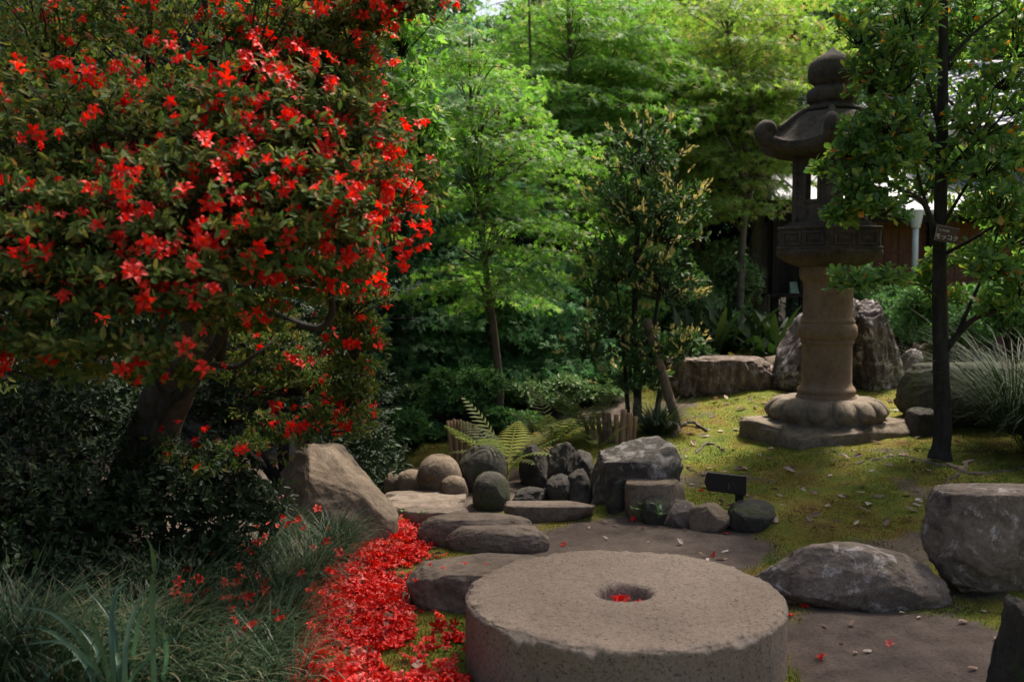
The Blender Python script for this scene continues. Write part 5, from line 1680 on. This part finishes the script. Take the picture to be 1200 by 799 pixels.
def fern(px, py, label, n, L, seed, mat='fern', Y=None, group='ferns on the bank', tilt=0.35):
    rng = np.random.default_rng(seed)
    b = gp(px, Y) if Y else G(px, py)
    root = empty('fern', b, label, 'fern', group)
    ms = []
    for v, cl in enumerate((0.8, 1.2, 1.6)):
        me = frond_mesh(seed + v, 1.0, 15, cl)
        me.materials.append(M[mat])
        ms.append(me)
    for i in range(n):
        o = bpy.data.objects.new('frond', ms[i % 3])
        COL.objects.link(o)
        adopt(o, root)
        l = L * rng.uniform(0.7, 1.15)
        o.matrix_basis = Matrix.Translation(b + Vector((rng.normal() * 0.02, rng.normal() * 0.02, 0))) @ Matrix.Rotation(i * 2.4 + rng.normal() * 0.3, 4, 'Z') @ Matrix.Rotation(tilt * rng.uniform(0.3, 1.3), 4, 'Y') @ Matrix.Scale(l, 4)
fern(590, 560, 'tall airy fern growing behind the largest round stone', 18, 0.66, 91, Y=7.3, tilt=0.42)
fern(648, 520, 'pale fern standing on the mossy bank beside the young maple', 18, 0.60, 94, Y=7.9, tilt=0.3)
fern(690, 500, 'fern at the foot of the propped tree, near the dark stakes', 14, 0.52, 97, Y=8.3)
fern(630, 540, 'small low fern hanging over the dark rocks', 9, 0.34, 100, Y=7.35, tilt=0.7)
fern(655, 545, 'small fern tucked among the dark rocks', 9, 0.30, 103, Y=7.25, tilt=0.7)
fern(700, 515, 'low green fern above the lichened rock', 9, 0.34, 105, Y=7.75, tilt=0.6)
fern(868, 425, 'small golden fern above the tree stump', 9, 0.42, 107, 'fern_gold', Y=10.5, group=None)

# ------------------------------------------------------------------ bamboo stakes, prop, stump, roots
def bamboo(label, spec, group='bamboo stake fences'):
    """spec: (base px, top px, top py, Y, radius)"""
    b = gp(sum(s[0] for s in spec) / len(spec), spec[0][3])
    root = empty('bamboo_stakes', b, label, 'stakes', group)
    for (bx, tx, ty, Y, r, ltop) in spec:
        g0 = gp(bx, Y); g0.z -= 0.06
        t0 = P(tx, ty, Y)
        mb = MB()
        n = 7
        pts = np.array([np.array(g0) + (np.array(t0) - np.array(g0)) * k / (n - 1) for k in range(n)])
        rad = np.array([r * (1.08 if k in (2, 4) else 1.0) for k in range(n)])
        mb.tube(pts, rad, 8)
        mb.build('stake', M['bamboo' if ltop else 'pole'], root)
bamboo('fan of split bamboo stakes standing behind the cobbles', [(531 + i * 2.6, 524.5 + i * 3.7, 493 - 2.2 * math.sin(i * 0.6) + (i % 2), 7.75 + 0.03 * (i % 2), 0.0125, 1) for i in range(8)])
bamboo('single short bamboo post beside the split bamboo fan', [(557, 557, 500, 7.9, 0.024, 1)])
bamboo('ring of short round stakes at the foot of the propped tree', [(700, 692, 488, 8.25, .018, 0), (706, 700, 484, 8.2, .018, 0), (712, 707, 480, 8.15, .018, 0), (718, 713, 484, 8.1, .02, 0), (724, 722, 486, 8.05, .02, 1), (731, 731, 480, 8.05, .026, 1), (738, 738, 484, 8.05, .026, 1), (743, 745, 488, 8.1, .018, 1), (697, 684, 492, 8.3, .018, 0)])

g0 = gp(797, 8.5); t0 = P(757, 374, 8.75)
mb = MB()
pts = np.array([np.array(g0) + (np.array(t0) - np.array(g0)) * k / 8 + np.array([0, 0, -0.06 if k == 0 else 0]) for k in range(9)])
mb.tube(pts, 0.042, 10, 0.05, np.random.default_rng(2))
o = mb.build('support_stake', M['pole'], None, origin=g0)
tag(o, 'leaning wooden stake propping the yellow-tipped tree', 'stake')

def stump():
    g = G(848, 462)
    rng = np.random.default_rng(12)
    Y = g.y + 0.35
    c = gp(848, Y)
    root = empty('tree_stump', c, 'low wide weathered tree stump with spreading roots behind the moss', 'stump')
    me = rock_mesh('stump_body', (1.12, 0.8, 0.52), 221, sub=6, e=0.6, planes=5, cut=(0.75, 1.0), rough=0.11, fine=0.06, flat=0.5, ridged=0.07)
    ob = link('stump_body', me, M['stump'], root)
    ob.location = (c.x, c.y, c.z + 0.30 - 0.26)
    for pts, r0, r1 in [([(905, 450, -0.1), (925, 458, -0.15), (945, 462, -0.2)], .06, .02), ([(820, 445, 0.0), (800, 448, -0.05), (780, 455, -0.05)], .08, .03), ([(862, 462, 0), (880, 464, 0), (905, 461, -.05)], .035, .015), ([(815, 430, .2), (800, 432, .2), (785, 440, .1)], .07, .03)]:
        mb = MB()
        mb.tube(curve([P(px, py, Y - 0.15 + dy) for px, py, dy in pts], 5), np.linspace(r0, r1, 12)[:(len(pts) - 1) * 5], 8, 0.2, rng)
        mb.build('root', M['stump'], root)
stump()

def surface_root(pxs, r0, r1, label, seed, group='surface roots and fallen twigs', lift=0.0, name='tree_root'):
    rng = np.random.default_rng(seed)
    pts = []
    for q in pxs:
        g = G(q[0], q[1])
        pts.append(np.array([g.x, g.y, g.z - r0 * 0.25 + (q[2] * 0.6 if len(q) > 2 else 0)]))
    mb = MB()
    pp = curve(pts, 6)
    pp += rng.normal(size=pp.shape) * np.array([0.012, 0.012, 0.004])
    mb.tube(pp, np.linspace(r0, r1, len(pp)) * rng.uniform(0.8, 1.2, len(pp)), 7, 0.3, rng)
    o = mb.build(name, M['root'], None, origin=pts[0])
    tag(o, label, 'root', group)
surface_root([(1112, 545), (1140, 556), (1165, 553), (1205, 549)], .028, .015, 'thick root running from the plated tree towards the big boulder', 1)
surface_root([(1140, 540), (1122, 556), (1104, 569)], .018, .008, 'pale forked root in front of the plated tree', 2)
surface_root([(1100, 545), (1060, 535), (1020, 540), (985, 548)], .022, .008, 'root snaking from the plated tree to the lantern slab', 3)
surface_root([(1100, 502), (1075, 492), (1050, 500), (1036, 506)], .03, .012, 'dark curved root beside the overhanging boulder', 4)
surface_root([(788, 512), (800, 500, .05), (815, 499, .06), (830, 506, .02)], .018, .012, 'bleached arched root beside the grass tuft', 5)
surface_root([(815, 532), (828, 521, .02), (842, 524, .01), (848, 530)], .014, .006, 'pale twisted twig lying on the moss below the grass tuft', 6)
surface_root([(432, 768), (445, 780), (462, 788)], .016, .010, 'short brown stick lying among the fallen petals', 7)
surface_root([(1112, 690), (1118, 702), (1117, 716)], .006, .004, 'thin dry stalk at the tip of the low wide boulder', 8)

# small upright wooden arrow sign
def arrow_sign():
    Y = P(870, 590, 6.2)
    g = G(868, 614)
    y = g.y + 0.14
    x = (869 - 600) / FPX * y
    z0 = Hs(x, y)
    root = empty('arrow_sign', (x, y, z0), 'small dark wooden arrow sign on a post behind the edging stones', 'sign')
    mb = MB()
    zt_ = P(869, 560, y).z
    mb.box((x + 0.005, y + 0.006, (z0 - 0.08 + zt_) / 2), (0.05, 0.035, zt_ - z0 + 0.08), rz=R_(-14))
    mb.build('post', M['sign_dark'], root, smooth=False)
    # board: a pentagon with its point to the left, turned a little so that its right end shows
    top = P(869, 556, y).z
    bot = P(869, 578, y).z
    h = top - bot
    out = [(-0.205, h * 0.10), (-0.185, -h * 0.36), (0.045, -h * 0.5), (0.045, h * 0.5), (-0.190, h * 0.62)]
    th = 0.030
    a = R_(-14)
    ca, sa = math.cos(a), math.sin(a)
    V = []
    for s in (-1, 1):
        for (u, w) in out:
            dy = s * th / 2 - 0.035
            V.append([x + u * ca - dy * sa, y + u * sa + dy * ca, (top + bot) / 2 + w])
    n = len(out)
    F = [tuple(range(n)), tuple(range(2 * n - 1, n - 1, -1))] + [(i, i + n, (i + 1) % n + n, (i + 1) % n) for i in range(n)]
    mb = MB(); mb.add(V, F)
    board = mb.build('board', M['sign_dark'], root, smooth=False)
    bm = board.modifiers.new('bevel', 'BEVEL'); bm.width = 0.003; bm.segments = 2
    for (u, w, sx, sz) in ((-0.058, -0.005, 0.010, 0.035), (-0.030, 0.008, 0.006, 0.022), (-0.018, -0.012, 0.010, 0.006)):
        mb = MB()
        dy = -th / 2 - 0.035 - 0.0015
        mb.box((x + u * ca - dy * sa, y + u * sa + dy * ca, (top + bot) / 2 + w), (sx, 0.001, sz), rz=a)
        mb.build('worn_mark', M['sign_mark'], board, smooth=False)
arrow_sign()

def text_mesh(name, body, size, mat, parent, loc, rot):
    cu = bpy.data.curves.new(name, 'FONT')
    cu.body = body
    cu.size = size
    cu.align_x = 'CENTER'
    cu.align_y = 'CENTER'
    cu.extrude = 0.0008
    tmp = bpy.data.objects.new(name, cu)
    COL.objects.link(tmp)
    bpy.context.view_layer.update()
    dg = bpy.context.evaluated_depsgraph_get()
    me = bpy.data.meshes.new_from_object(tmp.evaluated_get(dg))
    bpy.data.objects.remove(tmp)
    me.materials.clear()
    o = link(name, me, mat, parent)
    o.matrix_basis = Matrix.Translation(loc) @ rot
    return o

def name_plate():
    Y = 6.82
    c = P(1110, 275, Y)
    root = empty('name_plate', c, 'small brown plant name plate with white characters hanging on the dark trunk', 'sign')
    w, h = 26 / FPX * Y, 17.5 / FPX * Y
    rot = Matrix.Rotation(R_(10), 4, 'Y') @ Matrix.Rotation(R_(90), 4, 'X')
    def bx(name, mat, dx, dz, dy, sx, sz, sy, smooth=False):
        mb = MB()
        Mx = np.array(Matrix.Rotation(R_(10), 3, 'Y'))
        off = Mx @ np.array([dx, dy, dz])
        mb.box(np.array(c) + off, (sx, sy, sz), M=Mx)
        return mb.build(name, M[mat], root, smooth=False)
    bx('plate', 'plate', 0, 0, 0, w, h, 0.006)
    bx('edge', 'plate_edge', 0, h / 2 + 0.002, 0, w + 0.008, 0.004, 0.008)
    bx('edge', 'plate_edge', -w / 2 - 0.002, 0, 0, 0.004, h - 0.001, 0.008)
    mb = MB()
    mb.tube([P(1098, 262, 6.86), P(1099, 266, 6.84), P(1100, 270, 6.825)], 0.002, 4)
    mb.build('wire', M['plate_edge'], root)
    Mx = Matrix.Rotation(R_(10), 4, 'Y')
    for body, size, dz, dx in (('モッコク', 0.040, -h * 0.2, 0.0), ('ツバキ科', 0.018, h * 0.22, -w * 0.18)):
        off = Mx @ Vector((dx, -0.0042, dz))
        text_mesh('lettering', body, size, M['white_ink'], root, c + off, rot)
name_plate()

# ------------------------------------------------------------------ the house at the back
def house():
    Y = 14.2
    e0 = P(1050, 246, 13.5)
    b = gp(1110, Y)
    root = empty('wooden_house', b, 'garden house with red-brown board wall and grey tiled roofs', 'building')
    xl, xr = (985 - 600) / FPX * Y, 9.5
    z0, z1 = Hs(5, Y) - 0.2, e0.z + 0.05
    # wall boards
    n = 24
    bw = (xr - xl) / n
    for i in range(n):
        mb = MB()
        mb.box((xl + bw * (i + 0.5), Y + 0.004 * (i % 2), (z0 + z1) / 2), (bw - 0.008, 0.03, z1 - z0))
        mb.build('board', M['plank'], root, smooth=False)
    mb = MB()
    mb.box(((xl + xr) / 2, Y + 0.06, (z0 + z1) / 2), (xr - xl, 0.06, z1 - z0 - 0.01))
    mb.build('wall_core', M['darkwood'], root, smooth=False)
    for zz in (P(1040, 296, Y).z, P(1040, 268, Y).z, P(1040, 325, Y).z):
        mb = MB()
        mb.box(((xl + xr) / 2, Y - 0.03, zz), (xr - xl, 0.025, 0.03))
        mb.build('batten', M['plank'], root, smooth=False)
    for px in (1008, 1088, 1160):
        mb = MB()
        mb.box(((px - 600) / FPX * Y, Y - 0.05, (z0 + z1) / 2), (0.11, 0.10, z1 - z0 + 0.1))
        mb.build('post', M['darkwood'], root, smooth=False)
    # lower pale sheet roof, running further to the left
    xl2 = (886 - 600) / FPX * 13.5
    ze, zt = e0.z, e0.z + 0.70
    mb = MB()
    Vr = []
    nseam = 16
    mb.add([[xl2, 13.5, ze], [xr, 13.5, ze], [xr, 15.6, zt], [xl2, 15.6, zt], [xl2, 13.5, ze - 0.05], [xr, 13.5, ze - 0.05], [xr, 15.6, zt - 0.05], [xl2, 15.6, zt - 0.05]],
           [(0, 1, 2, 3), (7, 6, 5, 4), (0, 4, 5, 1), (1, 5, 6, 2), (2, 6, 7, 3), (3, 7, 4, 0)])
    lower = mb.build('lower_roof', M['metalroof'], root, smooth=False)
    for i in range(nseam + 1):
        x = xl2 + 0.03 + (xr - xl2 - 0.06) * i / nseam
        mb = MB()
        mb.tube([[x, 13.49, ze + 0.012], [x, 15.55, zt + 0.008]], 0.018, 6)
        mb.build('seam', M['metalroof'], lower)
    mb = MB(); mb.box(((xl2 + xr) / 2, 13.56, ze - 0.11), (xr - xl2 - 0.1, 0.06, 0.10)); mb.build('fascia', M['darkwood'], root, smooth=False)
    # upper wall
    zu = P(1150, 152, 15.2).z
    xu = (1085 - 600) / FPX * 15.6
    mb = MB(); mb.box(((xu + 0.4 + xr) / 2, 15.65, (zt - 0.1 + zu + 0.05) / 2), (xr - xu - 0.4, 0.08, zu - zt + 0.2)); mb.build('upper_wall', M['plaster'], root, smooth=False)
    # upper roof of curved tiles in courses
    y0, y1 = 15.0, 18.6
    zt2 = P(1150, 84, 18.6).z
    nx, ny = 150, 19
    cols = np.linspace(xu, xr, nx * 4 + 1)
    V, F = [], []
    rows = []
    for j in range(ny):
        for e in (0, 1):
            f = (j + e) / ny
            rows.append((y0 + (y1 - y0) * f, zu + (zt2 - zu) * f + (0.035 if e == 0 else 0.0)))
    per = 0.26
    for (y, z) in rows:
        ph = (cols - xu) / per
        w = 0.032 * np.abs(np.sin(math.pi * ph))
        V.append(np.stack([cols, np.full(len(cols), y), z + w], 1))
    m = len(cols)
    V = np.concatenate(V)
    i = np.arange(m - 1)
    F = np.concatenate([np.stack([r * m + i, r * m + i + 1, (r + 1) * m + i + 1, (r + 1) * m + i], 1) for r in range(len(rows) - 1)])
    roof = link('upper_roof', mesh_np('upper_roof', V, F, None, False), M['tile'], root, 'stuff')
    mb = MB(); mb.add([[xu + 0.02, y0 + 0.03, zu - 0.03], [xr, y0 + 0.03, zu - 0.03], [xr, y1, zt2 - 0.06], [xu + 0.02, y1, zt2 - 0.06], [xu + 0.02, y0 + 0.03, zu - 0.13], [xr, y0 + 0.03, zu - 0.13], [xr, y1, zt2 - 0.2], [xu + 0.02, y1, zt2 - 0.2]],
           [(0, 1, 2, 3), (7, 6, 5, 4), (0, 4, 5, 1), (1, 5, 6, 2), (2, 6, 7, 3), (3, 7, 4, 0)])
    mb.build('roof_deck', M['plaster'], root, smooth=False)
    mb = MB(); mb.tube([[xu - 0.05, y1, zt2 + 0.08], [xr, y1, zt2 + 0.08]], 0.12, 10); mb.build('roof_ridge', M['tile'], roof)
    # rainwater hopper and downpipe
    xp = (1068 - 600) / FPX * 13.5
    mb = MB()
    zh = P(1068, 246, 13.4).z
    mb.lathe([(0.055, -0.24), (0.06, -0.22), (0.085, -0.10), (0.09, -0.03), (0.10, -0.02), (0.10, 0.0), (0.085, 0.0)], 20, (xp, 13.42, zh))
    hop = mb.build('rain_hopper', M['pipe'], root, angle=40)
    mb = MB(); mb.tube([[xp, 13.42, zh - 0.22], [xp, 13.42, zh - 0.6], [xp, 13.42, 0.5]], 0.04, 10); mb.build('downpipe', M['pipe'], root)
    mb = MB(); mb.tube([[xl2, 13.42, ze - 0.03], [xr, 13.42, ze - 0.03]], 0.045, 10); mb.build('gutter', M['pipe'], root)
house()

def kiosk():
    Y = 13.2
    xl, xr = (904 - 600) / FPX * Y, (944 - 600) / FPX * Y
    zb = Hs(xl, Y)
    zs = P(920, 346, Y).z
    zt = P(920, 240, Y).z
    root = empty('notice_stand', ((xl + xr) / 2, Y, zb), 'dark timber stand with a pale green paper holder on its shelf, behind the lantern', 'stand')
    for x in (xl + 0.04, xr - 0.04):
        mb = MB(); mb.box((x, Y, (zb + zt) / 2), (0.09, 0.09, zt - zb)); mb.build('post', M['darkwood'], root, smooth=False)
    mb = MB(); mb.box(((xl + xr) / 2, Y + 0.2, (zs + zt) / 2), (xr - xl, 0.04, zt - zs)); mb.build('back_panel', M['darkwood'], root, smooth=False)
    mb = MB(); mb.box(((xl + xr) / 2, Y + 0.03, zs), (xr - xl + 0.16, 0.34, 0.05)); mb.build('shelf', M['darkwood'], root, smooth=False)
    mb = MB(); mb.box(((xl + xr) / 2, Y + 0.08, zt + 0.03), (xr - xl + 0.3, 0.5, 0.05)); mb.build('roof_board', M['darkwood'], root, smooth=False)
    c = P(931, 335, Y - 0.02)
    o = MB()
    w, h = 0.115, 0.15
    o.add([[c.x - w / 2, c.y - .03, zs + .027], [c.x + w / 2, c.y - .03, zs + .027], [c.x + w / 2 - .01, c.y + .05, zs + .027 + h], [c.x - w / 2 + .01, c.y + .05, zs + .027 + h], [c.x - w / 2, c.y + .08, zs + .027], [c.x + w / 2, c.y + .08, zs + .027]],
          [(0, 1, 2, 3), (1, 5, 2), (5, 4, 3, 2), (4, 0, 3), (0, 4, 5, 1)])
    ob = o.build('paper_holder', M['greenbox'], None, origin=(c.x, c.y, zs + .026), smooth=False)
    tag(ob, 'small pale green paper holder on the dark timber shelf', 'holder')
kiosk()

# bare trunks in the background
for i, (px, Y, py, r, mat, la) in enumerate([(886, 13.6, 245, .12, 'bark_grey', 'pale split trunk standing behind the long dark leaves'), (896, 13.9, 250, .07, 'bark_grey', 'thin pale trunk next to the pale split trunk'), (816, 14.4, 270, .08, 'bark_maple', 'brown bare trunk behind the bright green shrub'), (790, 14.6, 280, .07, 'bark_maple', 'thin brown trunk left in the shade behind the bright green shrub')]):
    rng = np.random.default_rng(i + 40)
    b = gp(px, Y)
    mb = MB()
    pts = curve([b - Vector((0, 0, .1)), P(px + rng.uniform(-3, 3), 330, Y), P(px + rng.uniform(-4, 4), 290, Y), P(px + 4, py, Y), P(px + 6, py - 120, Y)], 6)
    mb.tube(pts, np.linspace(r * 1.2, r * 0.6, len(pts)), 10, 0.15, rng)
    root = empty('bare_trunk', b, la, 'tree', 'bare trunks behind the lantern')
    mb.build('trunk', M[mat], root)
    cl = [(P(px + rng.uniform(-20, 20), py - 100 + rng.uniform(-20, 20), Y), .8, .5, 160) for _ in range(3)]
    p, d = [], []
    for (c, rx, rz, n) in cl:
        a, bb = blob_tips(rng, c, (rx, rx, rz), n)
        p.append(a); d.append(bb)
    pos, Fr, S = whorls(rng, np.concatenate(p), np.concatenate(d), 6, 0.10, 1.1, 0.05)
    link('crown', leaves_mesh('crown', 'quad', pos, Fr, S, rng), M['far_dk'], root, 'stuff')

# ------------------------------------------------------------------ fallen blossoms
def fallen():
    rng = np.random.default_rng(33)
    poly = [(352, 678), (405, 640), (455, 618), (475, 612), (500, 622), (512, 640), (484, 668), (476, 700), (500, 722), (542, 730), (545, 770), (548, 850), (345, 850), (338, 780), (345, 730)]
    def inside(x, y):
        c = False; j = len(poly) - 1
        for i in range(len(poly)):
            if (poly[i][1] > y) != (poly[j][1] > y) and x < (poly[j][0] - poly[i][0]) * (y - poly[i][1]) / (poly[j][1] - poly[i][1] + 1e-9) + poly[i][0]:
                c = not c
            j = i
        return c
    pos = []
    while len(pos) < 1900:
        px, py = rng.uniform(330, 560), rng.uniform(608, 850)
        px2 = px + rng.normal() * 5; py2 = py + rng.normal() * 4
        if not inside(px2, py2): continue
        g = G(px, py)
        if rng.random() > (g.y / 5.8) ** 2.6: continue
        if fbm(np.array([g.x * 3.2, g.y * 3.2, 2.0]), 3) < -0.10 and rng.random() < 0.8: continue
        pos.append([g.x, g.y, g.z + 0.006 + rng.random() * 0.022])
    pos = np.array(pos)
    n = len(pos)
    d = np.array([0, 0, 1]) + rng.normal(size=(n, 3)) * 0.55
    flip = rng.random(n) < 0.25
    d[flip] *= -1
    d /= np.linalg.norm(d, axis=1)[:, None]
    ref = rand_unit(rng, n)
    a = np.cross(d, ref); a /= np.linalg.norm(a, axis=1)[:, None]
    Fr = np.stack([a, np.cross(d, a), d], 2)
    S = 0.027 * (1 + 0.30 * rng.normal(size=n)).clip(0.4, 1.5)
    idx = split_near(pos, 175, 0)
    mes = flower_meshes(FB, M['red_fallen'], 'fallen_blossom')
    for j, i in enumerate(idx):
        o = bpy.data.objects.new('fallen_blossom', mes[j % 3])
        COL.objects.link(o)
        m = Matrix([list(Fr[i][0]) + [0], list(Fr[i][1]) + [0], list(Fr[i][2]) + [0], [0, 0, 0, 1]])
        o.matrix_world = Matrix.Translation(pos[i]) @ m @ Matrix.Scale(S[i], 4)
        tag(o, 'fallen red azalea blossom in the red carpet beside the millstone', 'blossom', 'fallen blossoms in the red carpet')
    rest = np.setdiff1d(np.arange(n), idx)
    me = flowers_mesh('petal_carpet', FB, pos[rest], Fr[rest], S[rest], rng)
    o = link('petal_carpet', me, M['red_fallen'])
    tag(o, 'carpet of fallen red azalea petals beside the brown boulder', 'petals', kind='stuff')
    def drop(p, up, label, group, s=None, red=True):
        d = Vector(up).normalized()
        a = d.cross(Vector(rand_unit(rng, 1)[0])).normalized()
        b = d.cross(a)
        o = bpy.data.objects.new('fallen_blossom', mes[rng.integers(0, 3)])
        COL.objects.link(o)
        m = Matrix(((a.x, b.x, d.x, 0), (a.y, b.y, d.y, 0), (a.z, b.z, d.z, 0), (0, 0, 0, 1)))
        o.matrix_world = Matrix.Translation(p) @ m @ Matrix.Scale(s or rng.uniform(0.016, 0.027), 4)
        tag(o, label, 'blossom', group)
    # in the hole of the millstone
    for k in range(28):
        a, r = rng.random() * 6.28, 0.082 * math.sqrt(rng.random())
        drop((mc.x + r * math.cos(a), mc.y + r * math.sin(a), MZ - 0.050 + rng.random() * 0.014), (rng.normal() * .4, rng.normal() * .4, 1), 'faded red petal lying in the hole of the millstone', 'petals in the millstone hole')
    # on the grass bank
    for k in range(100):
        px, py = rng.uniform(190, 400), rng.uniform(600, 790)
        if py < 860 - px * 0.72 or py > 1150 - px: 
            continue
        g = G(px, py)
        drop((g.x, g.y, g.z + rng.uniform(0.12, 0.21)), (rng.normal() * .5, -0.4 + rng.normal() * .3, 0.8), 'red azalea blossom caught on the dark mondo grass', 'blossoms on the grass', rng.uniform(0.02, 0.03))
    # a few on the big stepping stone
    for (px, py) in ((512, 652), (521, 650), (504, 662), (520, 665), (545, 660), (570, 660), (486, 680)):
        p = PZ(px, py, 0.205)
        drop((p.x, p.y, 0.207), (rng.normal() * .2, rng.normal() * .2, 1), 'red petal lying on the large flat stepping stone', 'petals on the stepping stone', 0.016)
    for (px, py, la) in ((851, 626, 'red blossom on the moss below the edging stones'), (943, 712, 'red blossom between the millstone and the low wide boulder'), (928, 704, 'dark red blossom at the foot of the low wide boulder'), (926, 722, 'crumpled red petal on moss near the millstone rim'), (1052, 712, 'red bud fallen beside the tip of the low wide boulder'), (1115, 682, 'pinkish blossom at the pointed end of the low wide boulder'), (1042, 757, 'pale red petal alone on the bare earth'), (822, 576, 'red blossom on the moss just behind the arrow sign'), (742, 610, 'red petal under the block-shaped edging stone'), (660, 640, 'red petal on the dirt beside the stepping stones'), (836, 652, 'red petal on the dirt path behind the millstone'), (962, 773, 'small red petal near the front of the dirt path')):
        g = G(px, py)
        drop((g.x, g.y, g.z + 0.012), (rng.normal() * .4, rng.normal() * .4, 1), la, None, 0.024)
fallen()

# ------------------------------------------------------------------ leaf litter, moss
def litter():
    rng = np.random.default_rng(44)
    T = np.array([[0, 0, 0.02], [0.3, 0.20, 0.10], [0.7, 0.17, 0.14], [1, 0, 0.05], [0.7, -0.17, 0.10], [0.3, -0.2, 0.06], [0.5, 0, 0.0]])
    F = np.array([[0, 6, 2, 1], [6, 3, 2, 2], [0, 5, 4, 6], [6, 4, 3, 3]])
    q = np.array([[0, 6, 2, 1], [0, 5, 4, 6]]); tr = np.array([[6, 3, 2], [6, 4, 3]])
    mes = []
    for v in range(3):
        TT = T + rng.normal(size=T.shape) * 0.04
        me = mesh_np('fallen_leaf', TT, [q, tr], {'rnd': np.zeros(len(T))}, False)
        me.materials.append(M['litter'])
        mes.append(me)
    n = 0
    zones = [((800, 490, 1130, 625), 150, 'dry pale leaf lying on the moss slope below the lantern', 'dry leaves on the moss slope'),
             ((930, 700, 1180, 795), 16, 'dry leaf on the bare earth in front of the low wide boulder', 'dry leaves on the front path'),
             ((650, 612, 880, 660), 18, 'dry leaf on the dirt path behind the millstone', 'dry leaves on the back path'),
             ((1000, 470, 1070, 500), 34, 'dry leaf among the litter between the lantern and the boulder', 'dry leaves beside the lantern'),
             ((840, 455, 940, 480), 40, 'dry leaf at the foot of the tree stump', 'dry leaves by the stump'),
             ((360, 640, 520, 795), 16, 'dry leaf lying among the fallen red petals', 'dry leaves in the petals'),
             ((460, 570, 540, 600), 14, 'dry leaf below the cobbles', 'dry leaves by the cobbles')]
    for (l, t, r, b), k, la, gr in zones:
        for i in range(k):
            g = G(rng.uniform(l, r), rng.uniform(t, b))
            o = bpy.data.objects.new('fallen_leaf', mes[rng.integers(0, 3)])
            COL.objects.link(o)
            s = rng.uniform(0.05, 0.105) * (0.6 if 'path' in gr else 1.0)
            o.matrix_world = Matrix.Translation((g.x, g.y, g.z + 0.006)) @ Matrix.Rotation(rng.random() * 6.28, 4, 'Z') @ Matrix.Rotation(rng.normal() * 0.3, 4, 'X') @ Matrix.Rotation(rng.normal() * 0.25, 4, 'Y') @ Matrix.Scale(s, 4)
            tag(o, la, 'leaf', gr)
litter()

def moss():
    rng = np.random.default_rng(55)
    n = 420000
    x = rng.uniform(-1.1, 6.5, n)
    u = rng.random(n)
    y = 3.0 * (11.5 / 3.0) ** u
    D = dirt_mask(x, y)
    keep = (D < 0.1 + 0.8 * rng.random(n)) & (np.abs(x) < y * 0.62)
    # not inside the millstone
    keep &= (x - mc.x) ** 2 + (y - mc.y) ** 2 > (MR + 0.0) ** 2
    x, y = x[keep], y[keep]
    n = len(x)
    z = H(x, y)
    q = np.stack([x, y, x * 0], 1)
    hgt = 0.010 + 0.012 * np.clip(fbm(q * 5, 2) + 0.4, 0, 1)
    hgt = hgt * rng.uniform(0.35, 1.0, n)
    a = rng.random(n) * 6.283
    w = 0.0035
    base = np.stack([x, y, z - 0.002], 1)
    side = np.stack([np.cos(a), np.sin(a), np.zeros(n)], 1) * w
    tip = base + np.stack([rng.normal(size=n) * 0.006, rng.normal(size=n) * 0.006, hgt + 0.002], 1)
    V = np.stack([base - side, base + side, tip], 1).reshape(-1, 3)
    F = np.arange(3 * n).reshape(-1, 3)
    c = np.clip(0.56 + 1.0 * fbm(q * 1.4 + 3, 4, 0.6) + 0.55 * fbm(q * 5 + 13, 3) + rng.normal(size=n) * 0.10, 0.0, 0.98)
    me = mesh_np('moss', V, F, {'rnd': np.repeat(c, 3)}, False)
    o = link('moss', me, M['mossblade'])
    tag(o, 'low yellow-green moss covering the slope', 'moss', kind='stuff')
moss()

def sprig(px, py, label, seed, n=5, h=0.10, mat='shrub_lt', size=0.035):
    rng = np.random.default_rng(seed)
    b = G(px, py)
    root = empty('seedling', b, label, 'plant')
    mb = MB()
    tips = []
    for i in range(n):
        t = np.array(b) + np.array([rng.normal() * 0.03, rng.normal() * 0.03, h * rng.uniform(0.4, 1.1)])
        mb.tube([np.array(b), (np.array(b) + t) / 2 + rng.normal(size=3) * 0.006, t], 0.0015, 4)
        tips.append(t)
    mb.build('stems', M['shrub_lt'], root, kind='stuff')
    tips = np.array(tips)
    pos, Fr, S = whorls(rng, tips, np.tile([0, 0, 1.0], (n, 1)) + rng.normal(size=(n, 3)) * 0.2, 5, size, 1.1, 0.004)
    me1 = single_leaf('oval', M[mat])
    place_parts('leaf', me1, root, pos, Fr, S, range(len(pos)))
sprig(755, 612, 'green seedling in front of the small grey edging stone', 1, 6, 0.13)
sprig(772, 614, 'leafy seedling between the small edging stones', 2, 5, 0.10)
sprig(484, 612, 'tiny green seedling beside the dark low stone', 3, 4, 0.08)
sprig(1128, 690, 'green weed at the pointed end of the low wide boulder', 4, 3, 0.06)
sprig(742, 796, 'small yellow-green weed in front of the millstone', 5, 3, 0.09)
